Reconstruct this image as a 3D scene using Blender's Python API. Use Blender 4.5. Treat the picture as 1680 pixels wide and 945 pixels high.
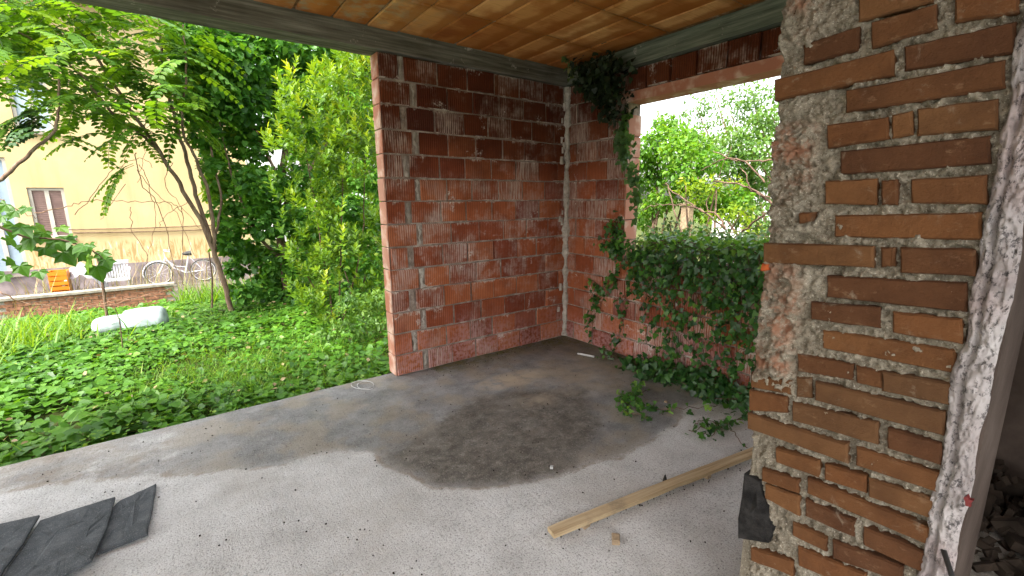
import bpy, math, random
import numpy as np
from mathutils import Vector, Matrix

random.seed(7)
RNG = np.random.default_rng(7)
for o in list(bpy.data.objects):
    bpy.data.objects.remove(o)
SC = bpy.context.scene
COL = SC.collection

# ------------------------------------------------------------------ camera
F_PX, CAM = 736.2, np.array([-3.5446, -3.7997, 1.6])
FW = np.array([0.57895466, 0.79217489, -0.19305556])
RT = np.array([0.80641386, -0.59129815, -0.00794842])
UP = np.array([0.12044994, 0.15108091, 0.98115563])
cd = bpy.data.cameras.new('camera')
cd.sensor_width = 36.0
cd.lens = F_PX / 1680 * 36
cd.clip_start = 0.05
cd.clip_end = 2000
cam = bpy.data.objects.new('camera', cd)
COL.objects.link(cam)
m = Matrix.Identity(4)
for i in range(3):
    m[i][0], m[i][1], m[i][2], m[i][3] = RT[i], UP[i], -FW[i], CAM[i]
cam.matrix_world = m
SC.camera = cam

# ------------------------------------------------------------------ sky, sun, exposure
SUN_EL, SUN_AZ = math.radians(56), math.radians(202)      # azimuth counter-clockwise from +X: behind and left of the camera
world = bpy.data.worlds.new('World')
SC.world = world
world.use_nodes = True
wn = world.node_tree
wn.nodes.clear()
sky = wn.nodes.new('ShaderNodeTexSky')
sky.sky_type = 'NISHITA'
sky.sun_disc = False
sky.sun_elevation = SUN_EL
sky.sun_rotation = math.radians(90) - SUN_AZ
sky.air_density = 1.6
sky.dust_density = 5.0
sky.ozone_density = 0.6
hs = wn.nodes.new('ShaderNodeHueSaturation')
hs.inputs['Saturation'].default_value = 0.35               # a bright, thinly overcast day
bg = wn.nodes.new('ShaderNodeBackground')
bg.inputs['Strength'].default_value = 0.15
wo = wn.nodes.new('ShaderNodeOutputWorld')
wn.links.new(sky.outputs[0], hs.inputs['Color'])
wn.links.new(hs.outputs[0], bg.inputs['Color'])
wn.links.new(bg.outputs[0], wo.inputs['Surface'])
sd = bpy.data.lights.new('sun', 'SUN')
sd.energy = 1.5
sd.angle = math.radians(14)
sd.color = (1.0, 0.95, 0.87)
sun = bpy.data.objects.new('sun', sd)
COL.objects.link(sun)
sdir = Vector((math.cos(SUN_EL) * math.cos(SUN_AZ), math.cos(SUN_EL) * math.sin(SUN_AZ), math.sin(SUN_EL)))
sun.rotation_euler = sdir.to_track_quat('Z', 'Y').to_euler()
sun.location = sdir * 30
vs = SC.view_settings
vs.view_transform = 'Standard'
vs.look = 'None'
vs.gamma = 1
vs.use_curve_mapping = False
vs.exposure = 2.4
SC.render.engine = 'CYCLES'
SC.cycles.max_bounces = 6
SC.cycles.diffuse_bounces = 4
SC.cycles.transmission_bounces = 4

# ------------------------------------------------------------------ helpers: layout
def ray(q):
    return FW + RT * (q[0] - 840) / F_PX - UP * (q[1] - 472.5) / F_PX
def at(q, ax, val):
    """the point of the plane (axis ax = val) that stands at photo position q"""
    d = ray(q)
    return CAM + d * ((val - CAM[ax]) / d[ax])

def link(o, parent=None):
    COL.objects.link(o)
    if parent is not None:
        o.parent = parent
        o.location = Vector(o.location) - Vector(parent.location)
    return o
def tag(o, label=None, cat=None, group=None, kind=None):
    if label: o['label'] = label
    if cat: o['category'] = cat
    if group: o['group'] = group
    if kind: o['kind'] = kind
    return o
def empty(name, loc, label, cat, group=None):
    o = bpy.data.objects.new(name, None)
    o.empty_display_size = 0.1
    o.location = loc
    COL.objects.link(o)
    return tag(o, label, cat, group)

class MB:
    """collects shapes, builds ONE mesh object"""
    def __init__(s): s.v, s.f = [], []
    def add(s, v, f):
        n = len(s.v); s.v.extend([tuple(map(float, p)) for p in v]); s.f.extend([tuple(i + n for i in q) for q in f]); return s
    def box(s, a, b):
        (x0, y0, z0), (x1, y1, z1) = a, b
        return s.add([(x0,y0,z0),(x1,y0,z0),(x1,y1,z0),(x0,y1,z0),(x0,y0,z1),(x1,y0,z1),(x1,y1,z1),(x0,y1,z1)],
                     [(0,3,2,1),(4,5,6,7),(0,1,5,4),(1,2,6,5),(2,3,7,6),(3,0,4,7)])
    def tube(s, pts, rad, sides=6, cap=True):
        pts = [Vector(p) for p in pts]
        if not hasattr(rad, '__len__'): rad = [rad] * len(pts)
        base = len(s.v); prev = None
        for i, p in enumerate(pts):
            t = (pts[min(i+1, len(pts)-1)] - pts[max(i-1, 0)])
            t = t.normalized() if t.length > 1e-9 else Vector((0,0,1))
            if prev is None:
                a = Vector((0,0,1)) if abs(t.z) < .9 else Vector((1,0,0))
                n = t.cross(a).normalized()
            else:
                n = (prev - t * prev.dot(t))
                n = n.normalized() if n.length > 1e-6 else t.orthogonal().normalized()
            prev = n; b = t.cross(n)
            for k in range(sides):
                a = 2*math.pi*k/sides
                s.v.append(tuple(p + (n*math.cos(a) + b*math.sin(a)) * rad[i]))
        for i in range(len(pts)-1):
            for k in range(sides):
                a, b2 = base+i*sides+k, base+i*sides+(k+1) % sides
                s.f.append((a, b2, b2+sides, a+sides))
        if cap:
            s.f.append(tuple(base+k for k in range(sides))[::-1])
            e = base+(len(pts)-1)*sides
            s.f.append(tuple(e+k for k in range(sides)))
        return s
    def build(s, name, mat, parent=None, loc=(0,0,0), smooth=False):
        me = bpy.data.meshes.new(name)
        lx, ly, lz = loc
        me.from_pydata([(x-lx, y-ly, z-lz) for x, y, z in s.v], [], s.f)
        me.update()
        if mat: me.materials.append(mat)
        if smooth: me.polygons.foreach_set('use_smooth', [True]*len(me.polygons))
        o = bpy.data.objects.new(name, me)
        o.location = loc
        return link(o, parent)

def brick_mesh(name, w, h, d, bev, mat, jit=0.0, rng=random):
    """front face towards local -Y, edges chamfered, back at y=+d"""
    def q(x, z, y, j): return (x + rng.uniform(-j, j), y, z + rng.uniform(-j, j))
    a = [q(sx*w/2, sz*h/2, d, 0) for sx, sz in ((-1,-1),(1,-1),(1,1),(-1,1))]
    b = [q(sx*w/2, sz*h/2, bev, jit) for sx, sz in ((-1,-1),(1,-1),(1,1),(-1,1))]
    c = [q(sx*(w/2-bev), sz*(h/2-bev), rng.uniform(-jit, jit), jit) for sx, sz in ((-1,-1),(1,-1),(1,1),(-1,1))]
    f = [(3,2,1,0)]
    for k in range(4):
        n = (k+1) % 4
        f += [(k, n, 4+n, 4+k), (4+k, 4+n, 8+n, 8+k)]
    f.append((8,9,10,11))
    me = bpy.data.meshes.new(name)
    me.from_pydata(a+b+c, [], f); me.update(); me.materials.append(mat)
    return me
def inst(name, me, loc, rot, parent):
    o = bpy.data.objects.new(name, me)
    o.location = loc; o.rotation_euler = rot
    return link(o, parent)

# value noise for geometry
def hash2(ix, iy, seed):
    n = (ix.astype(np.int64)*374761393 + iy.astype(np.int64)*668265263 + seed*974711) & 0xffffffff
    n = ((n ^ (n >> 13)) * 1274126177) & 0xffffffff
    return ((n ^ (n >> 16)) & 0xffff) / 65535.0
def vnoise(x, y, seed=0):
    ix, iy = np.floor(x), np.floor(y); fx, fy = x-ix, y-iy
    fx, fy = fx*fx*(3-2*fx), fy*fy*(3-2*fy)
    a, b = hash2(ix, iy, seed), hash2(ix+1, iy, seed)
    c, d = hash2(ix, iy+1, seed), hash2(ix+1, iy+1, seed)
    return (a*(1-fx)+b*fx)*(1-fy) + (c*(1-fx)+d*fx)*fy
def fbm(x, y, seed=0, o=4):
    s, a, t = 0, 1, 0
    for k in range(o):
        s = s + a*vnoise(x*2**k, y*2**k, seed+k*17); t += a; a *= .5
    return s/t

# ------------------------------------------------------------------ helpers: materials
class NT:
    def __init__(s, name):
        s.m = bpy.data.materials.new(name); s.m.use_nodes = True
        s.t = s.m.node_tree; s.t.nodes.clear()
        s.out = s.n('OutputMaterial'); s.b = s.n('BsdfPrincipled')
        s.t.links.new(s.b.outputs[0], s.out.inputs[0])
    def n(s, typ, **kw):
        nd = s.t.nodes.new('ShaderNode'+typ)
        for k, v in kw.items():
            if k in nd.inputs: s.set(nd.inputs[k], v)
            else: setattr(nd, k, v)
        return nd
    def set(s, sock, v):
        if isinstance(v, bpy.types.NodeSocket): s.t.links.new(v, sock)
        elif isinstance(v, (tuple, list)) and len(v) == 3 and sock.type == 'RGBA': sock.default_value = (*v, 1)
        else: sock.default_value = v
    def pos(s): return s.n('NewGeometry').outputs['Position']
    def obj(s): return s.n('TexCoord').outputs['Object']
    def rnd(s): return s.n('ObjectInfo').outputs['Random']
    def attr(s, name): return s.n('Attribute', attribute_name=name).outputs['Fac']
    def mapv(s, v, scale=(1,1,1), loc=(0,0,0)):
        nd = s.n('Mapping'); s.set(nd.inputs['Vector'], v); nd.inputs['Scale'].default_value = scale; nd.inputs['Location'].default_value = loc
        return nd.outputs[0]
    def noise(s, v, scale, detail=4, rough=.55, dist=0):
        nd = s.n('TexNoise', Scale=scale, Detail=detail, Roughness=rough, Distortion=dist); s.set(nd.inputs['Vector'], v)
        return nd.outputs['Fac']
    def voro(s, v, scale, feature='F1', out='Distance'):
        nd = s.n('TexVoronoi', feature=feature, Scale=scale); s.set(nd.inputs['Vector'], v)
        return nd.outputs[out]
    def math(s, op, a, b=0.0, clamp=False):
        nd = s.n('Math', operation=op); nd.use_clamp = clamp; s.set(nd.inputs[0], a); s.set(nd.inputs[1], b)
        return nd.outputs[0]
    def step(s, v, lo, hi, a=0.0, b=1.0):
        nd = s.n('MapRange', interpolation_type='SMOOTHSTEP'); s.set(nd.inputs[0], v)
        for i, x in enumerate((lo, hi, a, b)): s.set(nd.inputs[i+1], x)
        return nd.outputs[0]
    def mix(s, f, a, b, blend='MIX'):
        nd = s.n('Mix', data_type='RGBA', blend_type=blend); s.set(nd.inputs['Factor'], f)
        s.set(nd.inputs[6], a); s.set(nd.inputs[7], b)
        return nd.outputs[2]
    def ramp(s, v, stops):
        nd = s.n('ValToRGB'); s.set(nd.inputs[0], v); e = nd.color_ramp.elements
        while len(e) < len(stops): e.new(.5)
        for k, (p, c) in enumerate(stops): e[k].position = p; e[k].color = (*c, 1)
        return nd.outputs[0]
    def sep(s, v):
        nd = s.n('SeparateXYZ'); s.set(nd.inputs[0], v); return nd.outputs
    def bump(s, h, strength=.5, dist=.01, normal=None):
        nd = s.n('Bump', Strength=strength, Distance=dist); s.set(nd.inputs['Height'], h)
        if normal is not None: s.set(nd.inputs['Normal'], normal)
        return nd.outputs[0]
    def done(s, color, rough=.85, normal=None, spec=.3):
        s.set(s.b.inputs['Base Color'], color); s.set(s.b.inputs['Roughness'], rough)
        s.b.inputs['Specular IOR Level'].default_value = spec
        if normal is not None: s.set(s.b.inputs['Normal'], normal)
        return s.m

def leaf_mat(name, stops, transl=.35, rough=.45, spec=.35):
    n = NT(name)
    r = n.attr('rnd')
    c = n.ramp(r, stops)
    nz = n.noise(n.pos(), 3.0, 2)
    c = n.mix(n.step(nz, .35, .7, 0, .5), c, n.mix(1.0, c, (.62, .72, .5), 'MULTIPLY'))
    n.done(c, rough, None, spec)
    tr = n.n('BsdfTranslucent')
    n.set(tr.inputs['Color'], n.mix(1.0, c, (1.5, 1.35, .5), 'MULTIPLY'))
    mx = n.n('MixShader'); mx.inputs[0].default_value = transl
    n.t.links.new(n.b.outputs[0], mx.inputs[1]); n.t.links.new(tr.outputs[0], mx.inputs[2])
    n.t.links.new(mx.outputs[0], n.out.inputs[0])
    return n.m
def plain(name, col, rough=.7, var=.25, scale=6, spec=.3, bump=.2):
    n = NT(name); p = n.pos(); z = n.noise(p, scale, 5)
    dark = tuple(x*(1-var) for x in col); lite = tuple(min(1, x*(1+var)) for x in col)
    c = n.mix(n.step(z, .3, .7), dark, lite)
    return n.done(c, rough, n.bump(n.noise(p, scale*9, 4), bump, .004), spec)

M = {}
RH_ = 2.7877/14
# clay blocks with vertical grooves, lime bloom, damp and painted shade
def block_material(name, damp_shade_lo, damp_shade_hi):
    n = NT(name); p = n.pos(); x, y, z = n.sep(p)
    u = n.math('ADD', x, y)
    wob = n.noise(p, 9, 2)
    ph = n.math('ADD', n.math('MULTIPLY', u, 2*math.pi/.0205), n.math('MULTIPLY', wob, 1.2))
    g = n.math('MULTIPLY_ADD', n.math('SINE', ph), .5)
    g.node.inputs[2].default_value = .5
    r = n.rnd()
    base = n.ramp(r, [(0, (.25,.062,.030)), (.3, (.33,.092,.040)), (.6, (.42,.13,.055)), (.85, (.47,.165,.075)), (1, (.26,.082,.055))])
    base = n.mix(n.step(n.noise(p, 5, 5), .3, .75), base, n.mix(1, base, (.72,.66,.62), 'MULTIPLY'))
    base = n.mix(n.math('MULTIPLY', n.step(g, .4, .0), .55), base, n.mix(1, base, (.42,.37,.34), 'MULTIPLY'))
    # damp staining plus painted shade, ragged outline, darkest under the slab
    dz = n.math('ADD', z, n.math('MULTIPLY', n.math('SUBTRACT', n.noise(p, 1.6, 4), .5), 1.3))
    damp = n.step(dz, damp_shade_lo, damp_shade_hi)
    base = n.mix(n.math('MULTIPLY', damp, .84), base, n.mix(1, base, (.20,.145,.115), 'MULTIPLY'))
    # lime bloom: smeared blocks, white drips running down from the bed joints, hard splashes
    bl = n.noise(p, 2.2, 7, .68)
    per = n.math('MULTIPLY', n.step(n.math('FRACT', n.math('MULTIPLY', r, 7.31)), .6, .95), .13)
    streak = n.noise(n.mapv(p, (52, 52, 6)), 1.0, 4, .7)
    bloom = n.step(n.math('ADD', bl, per), .50, .70)
    bloom = n.math('MULTIPLY', bloom, n.step(n.math('ADD', streak, n.math('MULTIPLY', g, .22)), .44, .78))
    base = n.mix(n.math('MULTIPLY', bloom, .8), base, (.50,.41,.36))
    mid = n.math('MULTIPLY', n.step(z, .35, .9), n.step(z, 2.0, 1.4))
    haze_ = n.math('MULTIPLY', mid, n.step(n.noise(p, 2.7, 6, .7), .47, .62))
    base = n.mix(n.math('MULTIPLY', haze_, n.step(n.math('ADD', streak, n.math('MULTIPLY', g, .3)), .5, .8, .1, .65)), base, (.54,.44,.40))
    fz = n.math('FRACT', n.math('MULTIPLY', n.math('SUBTRACT', z, .012), 1/RH_))
    drip = n.math('MULTIPLY', n.step(n.math('ADD', fz, n.math('MULTIPLY', n.math('SUBTRACT', streak, .5), .55)), .80, .93), n.step(n.noise(p, 3.1, 5, .7), .50, .58))
    base = n.mix(n.math('MULTIPLY', drip, .75), base, (.58,.52,.46))
    hard = n.step(n.noise(p, 3.0, 7, .72, .5), .60, .66)
    hard = n.math('MULTIPLY', hard, n.step(n.noise(p, 45, 5, .7), .40, .55))
    base = n.mix(n.math('MULTIPLY', hard, .85), base, (.62,.58,.53))
    soot = n.step(n.noise(p, 4.3, 6, .7), .52, .68)
    base = n.mix(n.math('MULTIPLY', soot, .4), base, n.mix(1, base, (.45,.42,.42), 'MULTIPLY'))
    pink = n.step(n.math('SUBTRACT', n.math('MULTIPLY', n.noise(p, 2, 4), 1.1), z), .0, .55)
    base = n.mix(n.math('MULTIPLY', pink, n.math('MULTIPLY', n.step(n.noise(p, 30, 3), .35, .6), .45)), base, (.52,.31,.32))
    nb = n.bump(g, .65, .007)
    nb = n.bump(n.noise(p, 60, 5), .35, .004, nb)
    return n.done(base, .9, nb, .2)
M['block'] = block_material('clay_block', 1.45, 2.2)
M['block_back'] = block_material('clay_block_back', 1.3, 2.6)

n = NT('end_clay'); p = n.pos()
c = n.ramp(n.rnd(), [(0, (.40,.16,.10)), (.5, (.47,.21,.14)), (1, (.42,.22,.16))])
c = n.mix(n.step(n.noise(p, 7, 5), .45, .7), c, (.62,.45,.36))
M['end_clay'] = n.done(c, .85, n.bump(n.noise(p, 50, 4), .25, .003), .25)

n = NT('mortar'); p = n.pos()
c = n.ramp(n.noise(p, 14, 6, .7), [(.25, (.17,.15,.13)), (.5, (.30,.27,.235)), (.75, (.45,.42,.37))])
M['mortar'] = n.done(c, .95, n.bump(n.noise(p, 110, 5, .7), .7, .006), .15)
n = NT('lime_mortar'); p = n.pos()
c = n.ramp(n.noise(p, 16, 6, .72), [(.28, (.16,.13,.11)), (.45, (.38,.35,.31)), (.7, (.60,.57,.52))])
M['lime'] = n.done(c, .95, n.bump(n.noise(p, 80, 5, .7), .8, .008), .15)
n = NT('dark_mortar'); p = n.pos()
c = n.ramp(n.noise(p, 9, 6, .7), [(.3, (.12,.09,.07)), (.52, (.27,.22,.185)), (.72, (.50,.46,.41))])
M['dark_mortar'] = n.done(c, .95, n.bump(n.noise(p, 90, 5, .7), .6, .006), .15)

# pier bricks
n = NT('pier_brick'); p = n.pos(); r = n.rnd()
c = n.ramp(r, [(0, (.062,.025,.010)), (.35, (.090,.038,.0135)), (.6, (.106,.042,.014)), (.8, (.115,.052,.019)), (1, (.074,.037,.016))])
c = n.mix(n.step(n.noise(p, 9, 6, .65), .35, .7), c, n.mix(1, c, (.66,.62,.6), 'MULTIPLY'))
c = n.mix(n.math('MULTIPLY', n.step(n.noise(n.mapv(p, (30, 30, 60)), 1.0, 6, .7), .57, .7), .55), c, (.15,.09,.05))
c = n.mix(n.math('MULTIPLY', n.step(n.noise(p, 11, 7, .75, .6), .58, .70), .6), c, (.18,.15,.112))
nb = n.bump(n.noise(p, 40, 6, .7), .7, .008)
nb = n.bump(n.noise(p, 240, 4, .75), .6, .003, nb)
M['pier_brick'] = n.done(c, .9, nb, .2)
# pier mortar: sandy, pitted
n = NT('pier_mortar'); p = n.pos()
a = n.noise(p, 150, 5, .75)
c = n.ramp(n.noise(p, 12, 6, .7), [(.25, (.14,.118,.088)), (.5, (.245,.215,.167)), (.75, (.37,.335,.27))])
c = n.mix(n.step(a, .50, .36, 0, .8), c, n.mix(1, c, (.34,.30,.25), 'MULTIPLY'))
c = n.mix(n.step(n.noise(p, 210, 2), .60, .68, 0, .6), c, (.55,.51,.44))
rub = n.attr('clay')
c = n.mix(n.math('MULTIPLY', rub, n.step(n.noise(p, 22, 5, .7), .4, .62)), c, (.26,.13,.08))
nb = n.bump(a, .9, .008)
nb = n.bump(n.noise(p, 420, 3, .7), .5, .003, nb)
M['pier_mortar'] = n.done(c, .95, nb, .1)
# torn lime plaster
n = NT('torn_plaster'); p = n.pos()
big = n.noise(n.mapv(p, (1, 1, .6)), 12, 4, .6)
c = n.ramp(big, [(.34, (.21,.185,.183)), (.52, (.31,.285,.283)), (.72, (.40,.38,.378))])
pit = n.noise(n.mapv(p, (1, 1, .7)), 75, 7, .8, .3)
c = n.mix(n.math('MULTIPLY', n.step(pit, .49, .41), n.step(n.noise(p, 14, 3), .30, .50, .15, .9)), c, (.045,.04,.042))
c = n.mix(n.step(n.noise(p, 5, 3), .48, .66, 0, .6), c, n.mix(1, c, (1, .86, .85), 'MULTIPLY'))
M['torn_plaster'] = n.done(c, .95, n.bump(n.noise(p, 70, 6, .75), .9, .008), .1)
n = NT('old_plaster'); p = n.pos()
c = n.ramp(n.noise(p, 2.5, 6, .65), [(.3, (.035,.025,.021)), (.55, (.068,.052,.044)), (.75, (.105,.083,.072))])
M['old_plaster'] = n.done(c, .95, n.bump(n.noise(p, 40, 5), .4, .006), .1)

# raw concrete beams, board marks along their length
def beam_mat(name, sc, cols):
    n = NT(name); p = n.pos()
    st = n.noise(n.mapv(p, sc), 1.0, 5, .6)
    c = n.ramp(st, [(.3, cols[0]), (.5, cols[1]), (.72, cols[2])])
    c = n.mix(n.step(n.noise(p, 6, 7, .75, .5), .61, .67, 0, .8), c, (.42,.39,.35))
    c = n.mix(n.step(n.noise(p, 2.2, 4), .45, .7, 0, .6), c, n.mix(1, c, (.5,.48,.45), 'MULTIPLY'))
    nb = n.bump(st, .4, .01); nb = n.bump(n.noise(p, 70, 5), .4, .004, nb)
    return n.done(c, .93, nb, .15)
M['beam_x'] = beam_mat('beam_concrete', (2, 30, 45), ((.06,.058,.045), (.13,.125,.10), (.23,.225,.19)))
M['beam_y'] = beam_mat('beam_concrete_green', (30, 2, 45), ((.065,.08,.06), (.14,.16,.125), (.25,.265,.215)))
# ceiling clay
n = NT('ceiling_clay'); p = n.pos(); r = n.rnd()
c = n.ramp(r, [(0, (.40,.15,.035)), (.3, (.56,.27,.085)), (.65, (.70,.40,.16)), (1, (.46,.175,.04))])
o = n.obj(); ox, oy, oz = n.sep(o)
c = n.mix(n.math('MULTIPLY', n.step(n.noise(n.mapv(p, (3, 3, 1)), 1, 4), .45, .62), .75), c, n.mix(1, c, (.62,.42,.25), 'MULTIPLY'))
st = n.noise(n.mapv(p, (4, 60, 1)), 1.0, 4)
c = n.mix(n.step(st, .5, .75, 0, .55), c, n.mix(1, c, (.55,.47,.36), 'MULTIPLY'))
edge = n.step(n.math('ADD', ox, n.math('MULTIPLY', n.noise(p, 5, 4), .16)), .07, .13)
c = n.mix(n.math('MULTIPLY', edge, .7), c, (.30,.095,.012))
c = n.mix(n.math('MULTIPLY', n.step(n.math('ADD', n.math('ABSOLUTE', oz), n.math('MULTIPLY', n.noise(p, 7, 4), .12)), .29, .36), .6), c, (.26,.09,.015))
dirty = n.step(n.sep(p)[0], -1.5, -2.4)
c = n.mix(n.math('MULTIPLY', dirty, n.step(n.noise(p, 7, 6, .7), .48, .7)), c, (.33,.25,.15))
M['ceiling_clay'] = n.done(c, .85, n.bump(st, .3, .004), .2)
n = NT('ceiling_joint'); p = n.pos()
c = n.ramp(n.noise(p, 8, 6, .7), [(.35, (.10,.05,.02)), (.55, (.22,.13,.06)), (.72, (.40,.36,.28))])
M['ceiling_joint'] = n.done(c, .95, n.bump(n.noise(p, 60, 4), .5, .006), .1)

# floor concrete with damp
n = NT('floor_concrete'); p = n.pos()
wet, mud, moss, tan = n.attr('wet'), n.attr('mud'), n.attr('moss'), n.attr('tan')
fine = n.noise(p, 120, 5, .75)
c = n.ramp(n.noise(p, 3.5, 7, .65), [(.3, (.42,.412,.40)), (.5, (.53,.523,.512)), (.72, (.63,.624,.615))])
c = n.mix(n.step(fine, .52, .34, 0, .85), c, n.mix(1, c, (.36,.35,.34), 'MULTIPLY'))
agg = n.voro(p, 55)
c = n.mix(n.math('MULTIPLY', n.step(agg, .17, .05), n.step(n.noise(p, 6, 4), .45, .6)), c, (.20,.19,.185))
c = n.mix(n.math('MULTIPLY', n.step(n.noise(p, 26, 7, .8, .4), .60, .68), .55), c, (.24,.23,.22))
c = n.mix(n.math('MULTIPLY', n.step(n.noise(p, 1.4, 4, .6), .52, .66), .3), c, (.36,.33,.29))
wn_ = n.math('ADD', wet, n.math('MULTIPLY', n.math('SUBTRACT', n.noise(p, 9, 6, .7), .5), .45))
wf = n.step(wn_, .38, .56)
tide = n.math('MULTIPLY', n.step(wn_, .22, .38), n.step(wn_, .60, .46))
c = n.mix(n.math('MULTIPLY', tide, n.step(n.noise(p, 4, 5, .7), .42, .62, .1, .8)), c, (.22,.175,.13))
wetc = n.ramp(n.noise(p, 5, 6, .7), [(.28, (.085,.083,.082)), (.48, (.155,.152,.15)), (.72, (.27,.266,.26))])
wetc = n.mix(n.step(fine, .52, .62, 0, .7), wetc, (.29,.287,.283))
beige = n.step(n.noise(n.mapv(p, (2, 2, 1)), 1.6, 4), .45, .62)
wetc = n.mix(n.math('MULTIPLY', beige, .55), wetc, (.25,.205,.145))
c = n.mix(n.math('MULTIPLY', wf, n.step(wet, .2, .95, .5, .95)), c, wetc)
mf = n.step(n.math('ADD', mud, n.math('MULTIPLY', n.math('SUBTRACT', n.noise(p, 7, 6, .7), .5), .7)), .3, .75)
mudc = n.ramp(n.noise(p, 11, 9, .78, .3), [(.32, (.035,.029,.022)), (.44, (.080,.067,.051)), (.55, (.145,.127,.103)), (.68, (.29,.265,.23))])
mudc = n.mix(n.step(n.noise(p, 3.2, 5, .65), .46, .60, 0, .75), mudc, n.mix(.5, mudc, (.19,.18,.17)))
mudc = n.mix(n.step(n.voro(p, 95), .28, .12, 0, .55), mudc, (.24,.225,.205))
mudc = n.mix(n.step(n.noise(p, 190, 4, .7), .50, .36, 0, .7), mudc, (.03,.025,.018))
c = n.mix(n.math('MULTIPLY', mf, .85), c, mudc)
spk = n.noise(p, 62, 3, .6)
c = n.mix(n.math('MULTIPLY', wf, n.step(spk, .60, .68, 0, .6)), c, (.30,.285,.26))
c = n.mix(n.math('MULTIPLY', n.step(spk, .40, .31), n.step(wf, 0, 1, .35, .75)), c, (.05,.046,.042))
c = n.mix(n.math('MULTIPLY', tan, n.step(n.noise(p, 8, 5), .3, .55)), c, (.40,.33,.245))
c = n.mix(n.math('MULTIPLY', moss, n.step(n.noise(p, 12, 6, .75), .36, .58)), c, (.10,.10,.028))
pit = n.math('ADD', n.math('MULTIPLY', n.step(agg, .0, .3), .4), n.math('MULTIPLY', fine, .7))
nb = n.bump(pit, .8, .008)
ln = n.noise(n.mapv(p, (70, 5, 1)), 1.0, 3)
nb = n.bump(ln, .3, .006, nb)
M['floor'] = n.done(c, n.math('SUBTRACT', .92, n.math('MULTIPLY', wf, n.step(n.noise(p, 6, 4), .35, .65, .18, .48))), nb, .3)
M['slab_edge'] = plain('slab_edge', (.40,.39,.37), .95, .3, 8, .1, .5)

n = NT('soil'); p = n.pos()
c = n.ramp(n.noise(p, 3, 6, .7), [(.3, (.035,.04,.015)), (.5, (.06,.075,.022)), (.72, (.11,.10,.05))])
M['soil'] = n.done(c, 1, n.bump(n.noise(p, 20, 5), .6, .03), .05)

# house
n = NT('yellow_render'); p = n.pos(); x, y, z = n.sep(p)
c = n.ramp(n.noise(p, .8, 6, .6), [(.3, (.45,.34,.175)), (.55, (.49,.375,.205)), (.75, (.52,.41,.25))])
gr_ = n.noise(n.mapv(p, (2.2, 1, .18)), 1.5, 6, .7)
c = n.mix(n.step(gr_, .52, .72, 0, .45), c, n.mix(1, c, (.80,.74,.66), 'MULTIPLY'))
scr = n.noise(n.mapv(p, (7, 1, 1.2), (0, 0, 0)), 1.6, 5, .7, 1.0)
band = n.step(n.math('ADD', z, n.math('MULTIPLY', n.noise(n.mapv(p, (4, 1, 1)), 1.4, 3), .35)), .78, .62)
c = n.mix(n.math('MULTIPLY', band, n.step(scr, .5, .58)), c, (.33,.23,.10))
c = n.mix(n.math('MULTIPLY', band, n.step(scr, .42, .36)), c, (.62,.54,.38))
M['yellow_render'] = n.done(c, .95, n.bump(n.noise(p, 30, 4), .3, .01), .1)
M['pink_plinth'] = plain('pink_plinth', (.20,.165,.165), .95, .35, 3, .1)
M['yard'] = plain('yard_paving', (.10,.088,.08), .95, .35, 4, .1)
M['window_frame'] = plain('window_frame', (.42,.385,.33), .7, .12, 5)
M['shutter'] = plain('shutter', (.22,.145,.13), .7, .15, 4)
M['blue_pane'] = plain('blue_pane', (.30,.37,.41), .35, .12, 3, .5)
M['pale_blue'] = plain('pale_blue', (.26,.33,.40), .6, .1, 3)
M['roof_tile'] = plain('roof_tile', (.36,.17,.10), .9, .3, 5)
M['white_wall'] = plain('white_wall', (.6,.6,.6), .9, .06, 1)
M['grey_roof'] = plain('grey_roof', (.42,.42,.43), .8, .15, 2)
M['old_brick'] = plain('old_brick', (.25,.12,.075), .95, .4, 14, .1, .5)
M['capstone'] = plain('capstone', (.26,.23,.19), .95, .25, 8)
M['white_plastic'] = plain('white_plastic', (.48,.49,.52), .45, .05, 3, .45, .05)
M['tank'] = plain('tank_plastic', (.33,.40,.40), .5, .3, 7, .4, .05)
M['orange'] = plain('orange_plastic', (.62,.20,.012), .5, .12, 6)
M['tarp'] = plain('grey_tarp', (.33,.33,.36), .7, .2, 5)
M['bike_paint'] = plain('bike_paint', (.50,.51,.57), .4, .1, 5, .5)
M['rubber'] = plain('rubber', (.05,.05,.05), .8, .2, 9)
M['steel'] = plain('steel', (.45,.45,.47), .4, .15, 9, .5)
# small things
n = NT('plank_wood'); p = n.obj()
g = n.noise(n.mapv(p, (1.5, 40, 40)), 1.0, 5, .6, .6)
c = n.ramp(g, [(.3, (.26,.18,.095)), (.5, (.40,.30,.18)), (.7, (.50,.40,.265))])
c = n.mix(n.step(n.noise(p, 4, 5, .7), .52, .68, 0, .6), c, (.17,.135,.095))
M['plank'] = n.done(c, .85, n.bump(g, .4, .003), .2)
n = NT('foam_mat'); p = n.pos()
c = n.ramp(n.noise(p, 9, 6, .7), [(.3, (.038,.043,.047)), (.55, (.075,.083,.09)), (.75, (.125,.133,.14))])
c = n.mix(n.step(n.noise(p, 240, 3), .58, .68, 0, .6), c, (.24,.25,.26))
M['mat'] = n.done(c, .9, n.bump(n.noise(p, 160, 5, .7), .7, .004), .25)
M['slate'] = plain('slate', (.016,.015,.0145), .8, .6, 26, .12, 1.0)
M['chip'] = plain('wood_chip', (.30,.22,.14), .9, .3, 30)
M['black_shard'] = plain('black_shard', (.03,.028,.025), .7, .3, 20)
M['white_bit'] = plain('white_bit', (.42,.42,.41), .6, .15, 30)
M['rubble'] = plain('rubble', (.024,.018,.014), .95, .5, 9, .1, .6)
M['red_paint'] = plain('red_paint', (.09,.010,.010), .6, .2, 30)
M['orange_clay'] = plain('orange_clay', (.26,.055,.012), .9, .2, 40)
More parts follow.
